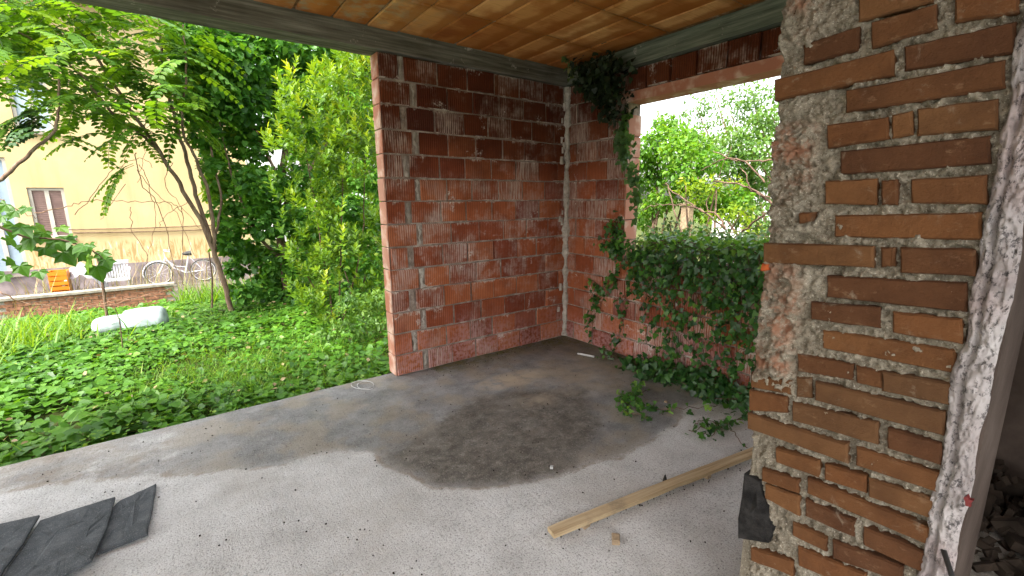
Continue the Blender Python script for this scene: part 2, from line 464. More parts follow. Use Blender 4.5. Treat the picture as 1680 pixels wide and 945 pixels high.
M['black_cable'] = plain('black_cable', (.025,.025,.025), .5, .2, 9, .4)
n = NT('bark'); p = n.pos()
c = n.ramp(n.noise(n.mapv(p, (9, 9, 2.5)), 2.0, 6, .7), [(.3, (.09,.055,.038)), (.55, (.19,.13,.095)), (.75, (.29,.23,.18))])
M['bark'] = n.done(c, .95, n.bump(n.noise(p, 40, 5), .5, .01), .1)
M['twig'] = plain('twig', (.13,.085,.06), .9, .4, 12, .1)
M['dry_vine'] = plain('dry_vine', (.25,.15,.10), .9, .3, 10, .1)

G = lambda *c: c
M['leaf_cover'] = leaf_mat('leaf_cover', [(0, (.035,.105,.012)), (.35, (.07,.19,.016)), (.75, (.125,.28,.022)), (1, (.22,.35,.045))], .35)
M['leaf_ailanthus'] = leaf_mat('leaf_ailanthus', [(0, (.05,.13,.012)), (.5, (.10,.22,.016)), (1, (.20,.32,.02))], .5)
M['leaf_teal'] = leaf_mat('leaf_teal', [(0, (.03,.085,.03)), (1, (.09,.18,.06))], .35)
M['leaf_dense'] = leaf_mat('leaf_dense', [(0, (.040,.125,.024)), (.4, (.09,.245,.036)), (.8, (.165,.35,.05)), (1, (.30,.43,.055))], .5)
M['leaf_laurel'] = leaf_mat('leaf_laurel', [(0, (.05,.12,.012)), (.45, (.11,.22,.016)), (.8, (.21,.32,.02)), (1, (.36,.42,.035))], .42)
M['leaf_vine'] = leaf_mat('leaf_vine', [(0, (.045,.13,.012)), (.6, (.08,.20,.016)), (1, (.14,.26,.03))], .45)
M['leaf_ivy'] = leaf_mat('leaf_ivy', [(0, (.014,.05,.015)), (.45, (.038,.12,.024)), (.8, (.09,.23,.035)), (1, (.20,.36,.06))], .35, .36, .5)
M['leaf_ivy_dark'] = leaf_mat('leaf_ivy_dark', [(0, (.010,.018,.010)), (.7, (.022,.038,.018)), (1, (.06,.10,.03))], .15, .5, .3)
M['leaf_lime'] = leaf_mat('leaf_lime', [(0, (.06,.17,.012)), (.5, (.11,.26,.016)), (1, (.22,.34,.03))], .5)
M['leaf_pale'] = leaf_mat('leaf_pale', [(0, (.06,.14,.03)), (.5, (.11,.22,.04)), (1, (.18,.30,.06))], .45)
M['leaf_yellow'] = leaf_mat('leaf_yellow', [(0, (.13,.26,.015)), (.7, (.24,.34,.02)), (1, (.36,.36,.03))], .5)
M['leaf_brush'] = leaf_mat('leaf_brush', [(0, (.035,.075,.03)), (.5, (.08,.15,.05)), (.8, (.17,.19,.07)), (1, (.28,.22,.12))], .3)
M['straw'] = leaf_mat('straw', [(0, (.20,.14,.075)), (.6, (.34,.26,.14)), (1, (.20,.24,.06))], .2)
M['grass'] = leaf_mat('grass_blade', [(0, (.08,.18,.015)), (.6, (.15,.31,.025)), (1, (.25,.37,.05))], .45)

# ------------------------------------------------------------------ helpers: foliage
def nrm(a):
    a = np.asarray(a, float); l = np.linalg.norm(a, axis=-1, keepdims=True); return a/np.maximum(l, 1e-9)
HEART = (np.array([(0,0,0),(.36,-.06,.03),(.5,.25,.07),(.3,.68,.04),(0,1,-.05),(-.3,.68,.04),(-.5,.25,.07),(-.36,-.06,.03)]),
         [(0,1,2),(0,2,3),(0,3,4),(0,4,5),(0,5,6),(0,6,7)])
OVAL = (np.array([(0,0,0),(.24,.35,.05),(.2,.7,.04),(0,1,-.06),(-.2,.7,.04),(-.24,.35,.05)]),
        [(0,1,2),(0,2,3),(0,3,4),(0,4,5)])
LANCE = (np.array([(0,0,0),(.15,.38,.04),(0,1,-.08),(-.15,.38,.04)]), [(0,1,2),(0,2,3)])
IVY = (np.array([(0,.05,0),(.25,-.08,.02),(.55,.22,.05),(.3,.42,.03),(.3,.62,.03),(0,1.0,-.06),(-.3,.62,.03),(-.3,.42,.03),(-.55,.22,.05),(-.25,-.08,.02)]),
       [(0,1,2),(0,2,3),(0,3,4),(0,4,5),(0,5,6),(0,6,7),(0,7,8),(0,8,9)])
BLADE = (np.array([(-.5,0,0),(.5,0,0),(.35,.55,.06),(-.35,.55,.06),(0,1,.28)]), [(0,1,2),(0,2,3),(3,2,4)])

def leaf_arrays(P, D, N, S, T, wid=None):
    tv, tf = T
    d = nrm(D); n_ = nrm(N - (N*d).sum(1, keepdims=True)*d); s = np.cross(d, n_)
    S = np.asarray(S)[:, None, None]
    w = 1.0 if wid is None else np.asarray(wid)[:, None, None]
    V = P[:, None, :] + S*(tv[None, :, 0:1]*w*s[:, None, :] + tv[None, :, 1:2]*d[:, None, :] + tv[None, :, 2:3]*n_[:, None, :])
    k = len(tv)
    Fc = (np.array(tf)[None] + (np.arange(len(P))*k)[:, None, None]).reshape(-1, 3)
    return V.reshape(-1, 3), Fc, k
def tri_object(name, V, Fc, mat, rnd, parent=None, loc=(0,0,0), kind=None):
    me = bpy.data.meshes.new(name)
    V = V - np.array(loc)
    me.vertices.add(len(V)); me.vertices.foreach_set('co', V.astype(np.float32).ravel())
    me.loops.add(len(Fc)*3); me.loops.foreach_set('vertex_index', Fc.astype(np.int32).ravel())
    me.polygons.add(len(Fc)); me.polygons.foreach_set('loop_start', np.arange(len(Fc), dtype=np.int32)*3)
    me.update(calc_edges=True)
    a = me.attributes.new('rnd', 'FLOAT', 'POINT'); a.data.foreach_set('value', rnd.astype(np.float32))
    me.materials.append(mat)
    o = bpy.data.objects.new(name, me); o.location = loc
    link(o, parent)
    if kind: o['kind'] = kind
    return o
def leaves(name, P, D, N, S, T, mat, parent=None, loc=(0,0,0), rnd=None, kind='stuff', wid=None):
    P = np.asarray(P, float); k = len(P)
    if rnd is None: rnd = RNG.random(k)
    V, Fc, kv = leaf_arrays(P, np.asarray(D, float), np.asarray(N, float), S, T, wid)
    return tri_object(name, V, Fc, mat, np.repeat(np.clip(rnd, 0, 1), kv), parent, loc, kind)
def rdir(k): return nrm(RNG.normal(size=(k, 3)))

def clumps(cent, rad, count, flat=.75):
    """leaf spots through a set of clumps: most near each clump's skin; returns points, outward normals, tone"""
    P, N, R = [], [], []
    w = np.array(rad)**2; w = w/w.sum()
    for c, r, f in zip(cent, rad, w):
        k = max(4, int(count*f))
        d = rdir(k); rr = r*np.clip(1 - np.abs(RNG.normal(0, .28, k)), .15, 1.12)
        p = np.array(c) + d*rr[:, None]*np.array([1, 1, flat])
        P.append(p); N.append(d)
        R.append(np.clip(RNG.normal(.45, .2, k) + RNG.normal(0, .12), 0, 1))
    return np.vstack(P), np.vstack(N), np.concatenate(R)

def gz(x, y):
    """garden height: falls away gently from the slab"""
    y = np.asarray(y, float); x = np.asarray(x, float)
    return -0.15 - .05*np.clip(y-2, 0, 3) - .12*np.clip(y-5, 0, 4) + .05*(fbm(x*.7+40, y*.7+40, 5, 3)-.5)

# ================================================================== SETTING
xs = np.concatenate([np.linspace(-900, -16, 6), np.linspace(-14, 14, 85), np.linspace(16, 900, 6)])
ys = np.concatenate([np.linspace(-900, -14, 6), np.linspace(-12, 24, 109), np.linspace(26, 900, 6)])
X, Y = np.meshgrid(xs, ys)
Z = gz(X, Y)
Z = np.where((X < .35) & (X > -12) & (Y < .05), -.45, Z)
nx, ny = len(xs), len(ys)
V = np.stack([X.ravel(), Y.ravel(), Z.ravel()], 1)
Fq = [(j*nx+i, j*nx+i+1, (j+1)*nx+i+1, (j+1)*nx+i) for j in range(ny-1) for i in range(nx-1)]
gmb = MB(); gmb.v = [tuple(v) for v in V]; gmb.f = Fq
tag(gmb.build('ground', M['soil'], smooth=True), kind='structure')

# concrete floor slab: fine top sheet with stain attributes
H, HC, WL = 2.7877, 2.9443, 2.0928
def inside_dist(px, py, poly):
    """signed distance (positive inside)"""
    d = np.full(px.shape, 1e9); ins = np.zeros(px.shape, bool)
    for (x0, y0), (x1, y1) in zip(poly, poly[1:]+poly[:1]):
        ex, ey = x1-x0, y1-y0
        t = np.clip(((px-x0)*ex+(py-y0)*ey)/(ex*ex+ey*ey+1e-12), 0, 1)
        d = np.minimum(d, np.hypot(px-x0-t*ex, py-y0-t*ey))
        c = ((y0 > py) != (y1 > py)) & (px < ex*(py-y0)/(ey if abs(ey) > 1e-12 else 1e-12)+x0)
        ins ^= c
    return np.where(ins, d, -d)
def fpoly(pts): return [tuple(at(q, 2, 0.0)[:2]) for q in pts]
SX0, SX1, SY0, SY1 = -10.5, .20, -7.0, .135
gx = np.concatenate([np.linspace(SX0, -4.9, 57)[:-1], np.linspace(-4.9, SX1, 256)])
gy = np.concatenate([np.linspace(SY0, -3.4, 37)[:-1], np.linspace(-3.4, SY1, 178)])
X, Y = np.meshgrid(gx, gy)
Zf = .008*(fbm(X*1.3, Y*1.3, 3, 4)-.5) + .004*(fbm(X*9, Y*9, 8, 3)-.5)
ragged = .035*(fbm(X[-1]*4, X[-1]*0, 21, 4)-.5)
Y[-1] += ragged; Y[-2] += ragged*.5
Zf[-1] -= .018; 
wetp = fpoly([(0,806),(130,792),(270,786),(400,770),(520,750),(600,742),(640,762),(700,790),(790,797),(880,790),(1000,752),(1060,722),(1110,692),(1122,672),(1165,652)]) + [(.3,-1.9),(.3,.6),(-8,.6),(-8,-.4)]
mudp = fpoly([(625,752),(700,705),(780,655),(850,640),(960,636),(985,700),(940,768),(860,795),(770,792),(690,782)])
wx, wy = X+.16*(fbm(X*3, Y*3, 31)-.5), Y+.16*(fbm(X*3, Y*3, 57)-.5)
dw = inside_dist(wx, wy, wetp); dm = inside_dist(wx, wy, mudp)
wet = np.clip(.5+dw/.16, 0, 1)*np.clip((X+4.3)/1.1, .5, 1)
mud = np.clip(.5+dm/.3, 0, 1)
tc = at((842, 622), 2, 0.)
tan = np.clip(1-np.hypot((wx-tc[0])/.42, (wy-tc[1])/.16), 0, 1)**.5
tc3 = at((955, 610), 2, 0.); tan = np.maximum(tan, .45*np.clip(1-np.hypot((wx-tc3[0])/.6, (wy-tc3[1])/.5), 0, 1)**.5)
tc2 = at((880, 655), 2, 0.); tan = np.maximum(tan, .6*np.clip(1-np.hypot((wx-tc2[0])/.25, (wy-tc2[1])/.14), 0, 1))
mud = np.maximum(mud, np.clip((-3.2-Y)/.15, 0, 1)*np.clip((X+2.1)/.15, 0, 1))
moss = np.clip(1-(-Y-.02)/.30, 0, 1)*(X > -1.75) + .75*np.clip(1-(-X)/.5, 0, 1)
nx, ny = len(gx), len(gy)
me = bpy.data.meshes.new('concrete_floor')
V = np.stack([X.ravel(), Y.ravel(), Zf.ravel()], 1).tolist()
Fq = [(j*nx+i, j*nx+i+1, (j+1)*nx+i+1, (j+1)*nx+i) for j in range(ny-1) for i in range(nx-1)]
b0 = len(V)                                     # the slab's sides
for j, (row) in enumerate((ny-1,)):
    for i in range(nx): V.append((X[row, i], Y[row, i]+.006, -.4))
for i in range(nx-1): Fq.append(((ny-1)*nx+i, (ny-1)*nx+i+1, b0+i+1, b0+i))
b1 = len(V)
for j in range(ny): V.append((X[j, nx-1], Y[j, nx-1], -.4))
for j in range(ny-1): Fq.append((j*nx+nx-1, (j+1)*nx+nx-1, b1+j+1, b1+j))
me.from_pydata(V, [], Fq); me.update()
for nm, A in (('wet', wet), ('mud', mud), ('moss', np.clip(moss, 0, 1)), ('tan', tan)):
    at_ = me.attributes.new(nm, 'FLOAT', 'POINT')
    vals = np.zeros(len(V), np.float32); vals[:nx*ny] = A.ravel(); at_.data.foreach_set('value', vals)
me.materials.append(M['floor'])
me.polygons.foreach_set('use_smooth', [True]*len(me.polygons))
tag(link(bpy.data.objects.new('concrete_floor', me)), kind='structure')

# ceiling: slab plus clay tiles, each a piece of its own
cmb = MB().box((-10, -4.75, HC+.012), (.2, .17, HC+.25))  # out of view, left end lengthened and rear cut back to shape the light
ceil = cmb.build('ceiling', M['ceiling_joint'])
tag(ceil, kind='structure')
TW, TL = .262, .632
tiles = [brick_mesh('ceiling_tile', TW-.016, TL-.020, .03, .006, M['ceiling_clay'], .0025) for _ in range(5)]
i = 0
xx = -.09
while xx > -6.5:
    for k in range(7):
        yy = -.03 - TL*(k+.5) + random.uniform(-.006, .006)
        zz = HC + random.uniform(-.004, .004)
        inst('ceiling_tile', tiles[i % 5], (xx - TW/2 + random.uniform(-.003, .003), yy, zz),
             (math.pi/2 + random.uniform(-.006, .006), random.uniform(-.006, .006), random.uniform(-.004, .004)), ceil)
        i += 1
    xx -= TW

# ------------------------------------------------------------------ concrete beams
def rough_beam(a, b, ax, mat, label, seed):
    """long box along axis ax, its faces slightly uneven"""
    L0, L1 = a[ax], b[ax]; ns = int((L1-L0)/.06)
    oth = [k for k in range(3) if k != ax]
    u0, u1, w0, w1 = a[oth[0]], b[oth[0]], a[oth[1]], b[oth[1]]
    prof = []
    for t in np.linspace(0, 1, 5)[:-1]: prof.append((u0+(u1-u0)*t, w0))
    for t in np.linspace(0, 1, 5)[:-1]: prof.append((u1, w0+(w1-w0)*t))
    for t in np.linspace(0, 1, 5)[:-1]: prof.append((u1-(u1-u0)*t, w1))
    for t in np.linspace(0, 1, 5)[:-1]: prof.append((u0, w1-(w1-w0)*t))
    k = len(prof); mb = MB(); vv = []
    for i, s in enumerate(np.linspace(L0, L1, ns+1)):
        for j, (u, w) in enumerate(prof):
            du = .010*(fbm(np.array(s*5.), np.array(j*1.7), seed)-.5); dw_ = .014*(fbm(np.array(s*7.), np.array(j*2.3), seed+9)-.5)
            p = [0, 0, 0]; p[ax] = s; p[oth[0]] = u+float(du); p[oth[1]] = w+float(dw_); vv.append(p)
    ff = [(i*k+j, i*k+(j+1) % k, (i+1)*k+(j+1) % k, (i+1)*k+j) for i in range(ns) for j in range(k)]
    ff += [tuple(range(k))[::-1], tuple(ns*k+j for j in range(k))]
    mb.add(vv, ff)
    loc = tuple(a)
    return tag(mb.build('concrete_beam', mat, None, loc), label, 'beam', 'concrete ring beams under the ceiling')
rough_beam((-10, -.045, H), (-.052, .165, HC+.008), 0, M['beam_x'], 'dark grey concrete beam edging the ceiling above the garden side', 3)
rough_beam((-.05, -5.4, H), (.205, .165, HC+.006), 1, M['beam_y'], 'greenish grey concrete beam above the wall with the opening', 11)

# ------------------------------------------------------------------ garden-side block wall
WT, NR = .165, 14
RH = H/NR
wl = empty('block_wall', (-WL/2, 0, 0), 'red grooved clay block wall standing free at the garden end, mottled with lime', 'wall')
MB().box((-WL+.012, .012, -.01), (-.006, WT-.012, H-.004)).build('mortar_bed', M['dark_mortar'], wl, (-WL/2, .08, 0))
cache = {}
def block(w, h, d, mat):
    key = (round(w, 2), round(h, 3), round(d, 3), mat.name, random.randrange(3))
    if key not in cache: cache[key] = brick_mesh('clay_block', key[0]-.012, h-.013, d, .007, mat, .0035)
    return cache[key]
for r_ in range(NR):
    z = (r_+.5)*RH
    first = .17 if r_ % 2 else .27
    spans = [(-WL, -WL+first, True)]
    x = -WL + first + .05
    while x < -.05:
        w = min(random.choice((.27, .30, .30, .31)), -.005-x)
        if w < .05: break
        spans.append((x, x+w, False)); x += w
    for a, b, end in spans:
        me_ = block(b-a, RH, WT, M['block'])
        inst('clay_block', me_, ((a+b)/2+random.uniform(-.003, .003), random.uniform(-.007, .005), z+random.uniform(-.003, .003)),
             (random.uniform(-.014, .014), random.uniform(-.010, .010), random.uniform(-.014, .014)), wl)
    # open mortar joint near the free end, with drips
    jx = -WL+first+.025
    mb = MB(); pts = []
    for zz in np.linspace(z-RH/2+.012, z+RH/2-.012, 7):
        pts.append((jx+random.uniform(-.012, .012), .012+random.uniform(-.004, .006), zz))
    wj = random.choice((.6, .8, 1, 1, 1.35))
    mb.tube(pts, [wj*random.uniform(.008, .026) for _ in pts], 6)
    mb.build('mortar_fill', random.choice((M['mortar'], M['dark_mortar'], M['lime'])), wl, (jx, .014, z))
    # plain clay end face of each course
    me_ = brick_mesh('end_face', WT-.012, RH-.008, .010, .004, M['end_clay'], .002)  # paler clay than the block fronts: outdoor daylight is in the colour
    inst('end_face', me_, (-WL-.010+random.uniform(-.002, .002), WT/2, z), (0, 0, -math.pi/2), wl)

# ------------------------------------------------------------------ wall with the opening
YO, ZL, TB, SILL, YR = .8344, 2.4925, .20, 1.06, 2.95
wb = empty('opening_wall', (.1, -1.0, 0), 'red clay block wall with a wide unglazed opening hung with ivy', 'wall')
core = MB().box((.012, -YO+.008, -.01), (TB-.012, .16, H-.004)).box((.012, -YR-.01, -.01), (TB-.012, -YO+.008, SILL-.02)).box((.012, -5.2, -.01), (TB-.012, -YR-.01, H-.004))
core.build('mortar_bed', M['dark_mortar'], wb, (.1, -1, 0))
RB = RH
for r_ in range(NR):
    z = (r_+.5)*RB
    if z+RB/2 < SILL+.02: segs = [(-.012, -YR)]
    elif z-RB/2 < ZL-.15: segs = [(-.012, -YO)]
    else: segs = [(-.012, -.55)] if z < ZL else [(-.012, -YO+.06)]
    for a, b in segs:
        y = a - (.0 if r_ % 2 else .14); 
        if y < a: spans = [(a, y)]
        else: spans = []
        while y > b+.02:
            w = min(.29, y-b)
            if y-w-b < .07: w = y-b
            spans.append((y, y-w)); y -= w
        for a2, b2 in spans:
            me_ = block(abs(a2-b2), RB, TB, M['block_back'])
            inst('clay_block', me_, (random.uniform(-.004, .004), (a2+b2)/2, z), (random.uniform(-.006, .006), random.uniform(-.006, .006), -math.pi/2+random.uniform(-.008, .008)), wb)
# right end of this wall, beyond the pier
for r_ in range(6):
    z = SILL+.0 + (r_+.5)*RB
# reveal of the opening: smooth clay ends
for r_ in range(int((ZL-SILL)/RB)+1):
    z = math.ceil(SILL/RB)*RB - RB/2 + r_*RB
    if z + RB/2 > ZL+.05: break
    me_ = brick_mesh('end_face', TB-.014, RB-.008, .01, .004, M['end_clay'], .002)
    inst('end_face', me_, (TB/2, -YO-.009, z), (0, 0, 0), wb)
# lintel: clay course over a smooth clay-faced lintel beam
lint = MB().box((-.004, -YR-.12, ZL), (TB+.004, -.52, ZL+.088)).build('lintel', M['end_clay'], wb, (.1, -1.7, ZL))
y = -YO+.06; k = 0
while y > -YR:
    w = .25
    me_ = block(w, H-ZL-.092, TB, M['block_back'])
    inst('clay_block', me_, (random.uniform(-.003, .003), y-w/2, ZL+.09+(H-ZL-.092)/2), (0, 0, -math.pi/2), wb)
    y -= w
# mortar seam in the corner
def seam(name, x, y, z0, z1, w, mat, parent, seed, steps=70):
    mb = MB(); pts, rad = [], []
    for i, z in enumerate(np.linspace(z0, z1, steps)):
        f1 = float(fbm(np.array(z*9.), np.array(0.), seed)); f2 = float(fbm(np.array(z*14.), np.array(5.), seed+3))
        pts.append((x+.01*(f2-.5), y+.016*(f1-.5), z)); rad.append(w*(.35+1.3*f1*f2*2))
    mb.tube(pts, rad, 7)
    return mb.build(name, mat, parent, (x, y, z0))
seam('mortar_seam', -.010, -.016, .02, H-.01, .036, M['lime'], wb, 4, 160)
for k in range(14):                                   # mortar spilled beside the seam
    z = random.uniform(.3, 2.6); s = random.uniform(.02, .045)
    seam('mortar_lump', random.uniform(-.10, -.03), -.003, z-s, z+s, s*.55, M['lime'], wb, 40+k, 7)

# ------------------------------------------------------------------ brick pier
XP = -2.25
PB = [ # photo corners of each brick: left x, top, bottom; right x, top, bottom
(1300,-8,30,1330,-18,18),(1410,-10,35,1530,-45,2),
(1318,73,104,1407,43,81),(1430,38,78,1536,8,46),(1567,-5,36,1672,-28,19),
(1271,132,164,1465,82,122),(1484,77,115,1665,36,85),
(1388,150,183,1648,100,143),
(1358,206,243,1457,193,226),(1464,190,227,1496,183,220),(1505,180,222,1636,163,211),
(1379,250,285,1624,223,268),
(1354,299,333,1438,294,335),(1447,298,335,1472,296,335),(1496,296,332,1618,288,334),
(1368,355,388,1609,350,393),
(1253,400,430,1433,405,438),(1446,408,437,1468,408,436),(1478,407,446,1600,410,452),
(1357,454,486,1585,466,511),
(1330,497,523,1442,506,538),(1466,513,545,1578,525,563),
(1349,543,571,1567,576,613),
(1308,581,608,1398,600,624),(1405,601,627,1447,612,638),(1448,611,640,1560,630,665),
(1232,612,634,1296,626,648),(1307,620,650,1330,622,653),(1338,627,655,1551,677,714),
(1229,641,672,1290,652,677),(1300,660,689,1440,694,729),(1457,703,733,1544,728,762),
(1228,678,701,1390,730,759),(1405,734,763,1539,778,808),
(1273,737,757,1343,757,783),(1354,763,786,1420,782,809),(1426,785,813,1532,821,852),
(1250,770,788,1309,788,810),(1324,785,808,1525,868,896),
(1256,795,815,1311,815,846),(1322,820,845,1400,857,881),(1417,866,893,1517,907,940),
(1300,858,877,1355,885,905),(1367,886,912,1480,930,955),
(1232,898,917,1300,922,945),(1310,897,925,1420,943,972),
]
pier = empty('brick_pier', (XP+.15, -3.4, 0), 'rough brown brick pier with thick sandy mortar at the right', 'pier')
def pier_brick(quad, seed):
    """quad: tl, bl, br, tr as (y, z)"""
    rr = random.Random(seed)
    cy = sum(p[0] for p in quad)/4; cz = sum(p[1] for p in quad)/4
    if quad[0][0] < quad[3][0]: quad = [quad[3], quad[2], quad[1], quad[0]]
    outx = rr.uniform(-.007, .001)
    ring = []
    tl, bl, br, tr = quad
    def lerp(a, b, t): return (a[0]+(b[0]-a[0])*t, a[1]+(b[1]-a[1])*t)
    for a, b, k in ((tl, bl, 2), (bl, br, 5), (br, tr, 2), (tr, tl, 5)):
        for i in range(k):
            p = lerp(a, b, i/k); ring.append((p[0]+rr.uniform(-.001, .001), p[1]+rr.uniform(-.0009, .0009)))
    n_ = len(ring); mb = MB()
    back = [(.06, y, z) for y, z in ring]
    mid = [(outx+.006+rr.uniform(-.001, .002), y, z) for y, z in ring]
    front = [(outx+rr.uniform(-.0012, .0012), cy+(y-cy)*(1-.004/max(.012, abs(y-cy))), cz+(z-cz)*(1-.0035/max(.01, abs(z-cz)))) for y, z in ring]
    mb.add([(XP+x, y, z) for x, y, z in back+mid+front],
           [(k, (k+1) % n_, n_+(k+1) % n_, n_+k) for k in range(n_)] + [(n_+k, n_+(k+1) % n_, 2*n_+(k+1) % n_, 2*n_+k) for k in range(n_)] + [tuple(2*n_+k for k in range(n_))])
    return mb.build('brick', M['pier_brick'], pier, (XP, cy, cz))
for i, (xl, tl, bl, xr, tr, br) in enumerate(PB):
    q = [at((xl-1, tl-1.5), 0, XP)[1:], at((xl-1, bl+1.5), 0, XP)[1:], at((xr+1, br+1.5), 0, XP)[1:], at((xr+1, tr-1.5), 0, XP)[1:]]
    pier_brick([tuple(p) for p in q], i)
# courses above and below the part in view
def plain_course(z, off, seed):
    y = -3.215; rr = random.Random(seed); first = True
    while y > -3.60:
        w = (off if first else .235); first = False
        e = max(y-w, -3.628)
        pier_brick([(y, z+.056), (y, z), (e, z), (e, z+.056)], seed*9+int(-y*100))
        y = e-.012
for k in range(9): plain_course(.02+k*.070, .11 if k % 2 else .2, 100+k) if .02+k*.07 < .36 else None
for k in range(12):
    z = 2.125+k*.070
    if z < H+.05: plain_course(z, .2 if k % 2 else .11, 200+k)
# mortar body: fine rough sheet on the face, with a ragged left edge, and the body behind
EDGE = [(at(q, 0, XP)[2], at(q, 0, XP)[1]) for q in [(1223,945),(1225,900),(1222,800),(1225,760),(1226,700),(1229,650),(1235,600),(1240,530),(1247,470),(1253,400),(1258,330),(1265,250),(1271,130),(1275,70),(1280,0)]]
ez = np.array([e[0] for e in EDGE]); ey = np.array([e[1] for e in EDGE])
pz = np.linspace(-.01, HC, 800); pu = np.linspace(0, 1, 130)
U, Zp = np.meshgrid(pu, pz)
yl = np.interp(Zp, ez, ey) + .014*(fbm(Zp*11, Zp*0+3, 77)-.5)
yr = -3.632
Yp = yl + (yr-yl)*U
dy = yl-Yp
# smeared mortar over the left strip between 1.25 and 1.80 m and lumps elsewhere
smear = np.clip(1-(dy-.085)/.03, 0, 1)
zmask = np.clip((Zp-1.06)/.04, 0, 1)*np.clip((1.435-Zp)/.02, 0, 1) + np.clip((Zp-1.50)/.02, 0, 1)*np.clip((1.80-Zp)/.04, 0, 1) + np.clip((Zp-1.95)/.03, 0, 1)*np.clip((2.1-Zp)/.03, 0, 1)*(dy < .12)
n1 = fbm(Yp*34, Zp*34, 5, 4); n2 = fbm(Yp*120, Zp*120, 15, 3); n3 = fbm(Yp*9, Zp*9, 25, 3)
n4 = fbm(Yp*75, Zp*75, 35, 3)
n5 = hash2(np.floor(Yp*230), np.floor(Zp*230), 7)
xf = XP + .0115 - .009*(n1-.5)*2 - .013*(n4-.5)*2 - .008*(n2-.5)*2 - .0035*(n5-.5)*2
xf = xf - smear*zmask*(.016 + .022*(n1-.45) + .015*(n4-.5) + .010*(n2-.5))
xf = xf + .012*np.clip((n3-.62)/.1, 0, 1)*(1-smear*zmask)
xf[:, 0] += .03; xf[:, 1] += .016; xf[:, 2] += .008
clay = smear*zmask*np.clip((fbm(Yp*7, Zp*7, 91, 3)-.35)/.2, 0, 1)
nu, nz = len(pu), len(pz)
me = bpy.data.meshes.new('mortar_face')
VV = np.stack([xf.ravel()-XP, Yp.ravel()+3.4, Zp.ravel()], 1).tolist()
FF = [(j*nu+i, j*nu+i+1, (j+1)*nu+i+1, (j+1)*nu+i) for j in range(nz-1) for i in range(nu-1)]
me.from_pydata(VV, [], FF); me.update()
a_ = me.attributes.new('clay', 'FLOAT', 'POINT'); a_.data.foreach_set('value', clay.ravel().astype(np.float32))
me.materials.append(M['pier_mortar']); me.polygons.foreach_set('use_smooth', [True]*len(me.polygons))
o = bpy.data.objects.new('mortar_face', me); o.location = (XP, -3.4, 0); link(o, pier)
MB().box((XP+.035, -3.672, 0), (XP+.30, -3.222, HC)).build('pier_core', M['pier_mortar'], pier, (XP+.17, -3.45, 0))
# torn plaster edge along the right of the pier, and its plastered return
def plaster_edge():
    pz = np.linspace(-.01, HC, 560); mb = MB(); prof = []
    nu = 34
    vv = []
    for z in pz:
        wl_ = -3.628 + .010*(float(fbm(np.array(z*13.), np.array(1.), 5))-.5)*2
        wr_ = -3.684 + .006*(float(fbm(np.array(z*9.), np.array(2.), 8))-.5)*2
        for i in range(nu):
            t = i/(nu-1)
            y = wl_+(wr_-wl_)*t
            e = math.sin(math.pi*min(1, t*1.02))**.5
            groove = -.012*math.exp(-((t-.33)/.09)**2)
            h = .008+.017*e + groove
            vv.append((h, y, z))
    V_ = np.array(vv)
    nn = fbm(V_[:, 1]*90, V_[:, 2]*45, 61, 4)-.5; n2_ = fbm(V_[:, 1]*260, V_[:, 2]*170, 62, 2)-.5
    V_[:, 0] = XP + .012 - (V_[:, 0] + .018*nn + .011*n2_)
    ff = [(j*nu+i, j*nu+i+1, (j+1)*nu+i+1, (j+1)*nu+i) for j in range(len(pz)-1) for i in range(nu-1)]
    mb.add(V_.tolist(), ff)
    mb.build('torn_plaster', M['torn_plaster'], pier, (XP, -3.66, 0), smooth=True)
plaster_edge()
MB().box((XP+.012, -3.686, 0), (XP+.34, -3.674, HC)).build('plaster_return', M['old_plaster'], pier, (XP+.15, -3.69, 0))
# dark stone wedged into the pier's lower left corner
sl = [at(q, 0, XP)[1:] for q in [(1222,776),(1246,790),(1256,822),(1268,872),(1262,890),(1212,882),(1212,850),(1218,815)]]
mb = MB(); k = len(sl); rr = random.Random(5)
cy_, cz_ = np.mean([s[0] for s in sl]), np.mean([s[1] for s in sl])
v = [(XP+.09, y, z) for y, z in sl] + [(XP-.004, y, z) for y, z in sl] + [(XP-.016+rr.uniform(-.012, .010), cy_+(y-cy_)*rr.uniform(.5, .8), cz_+(z-cz_)*rr.uniform(.5, .8)) for y, z in sl] + [(XP-.026, cy_, cz_)]
f = [(i, (i+1) % k, k+(i+1) % k, k+i) for i in range(k)] + [(k+i, k+(i+1) % k, 2*k+(i+1) % k, 2*k+i) for i in range(k)] + [(2*k+i, 2*k+(i+1) % k, 3*k) for i in range(k)]
mb.add(v, f); so = mb.build('dark_stone', M['slate'], pier, (XP, cy_, cz_)); so['label'] = 'dark grey broken stone set in the pier'
# broken brick showing in a hole of the smeared mortar
hb = at((1327, 357), 0, XP)
bo = pier_brick([(hb[1]+.016, hb[2]+.012), (hb[1]+.012, hb[2]-.016), (hb[1]-.010, hb[2]-.008), (hb[1]-.013, hb[2]+.014)], 991)
bo.location.x -= .022
pm = at((1588, 822), 0, XP-.035)
v = [(pm[0]+.01, pm[1]+dy_, pm[2]+dz_) for dy_, dz_ in ((-.006,-.010),(.002,-.012),(.004,-.002),(.007,.004),(.002,.012),(-.002,.004),(-.008,.006),(-.004,-.002))]
MB().add(v+[(x-.012, y, z) for x, y, z in v], [tuple(range(8, 16))] + [(i, (i+1) % 8, 8+(i+1) % 8, 8+i) for i in range(8)]).build('red_paint_mark', M['red_paint'], pier, tuple(pm))
op = at((1259, 438), 0, XP)
bo = pier_brick([(op[1]+.010, op[2]+.010), (op[1]+.012, op[2]-.012), (op[1]-.008, op[2]-.008), (op[1]-.006, op[2]+.008)], 992)
bo.location.x -= .018; bo.data.materials[0] = M['orange_clay']
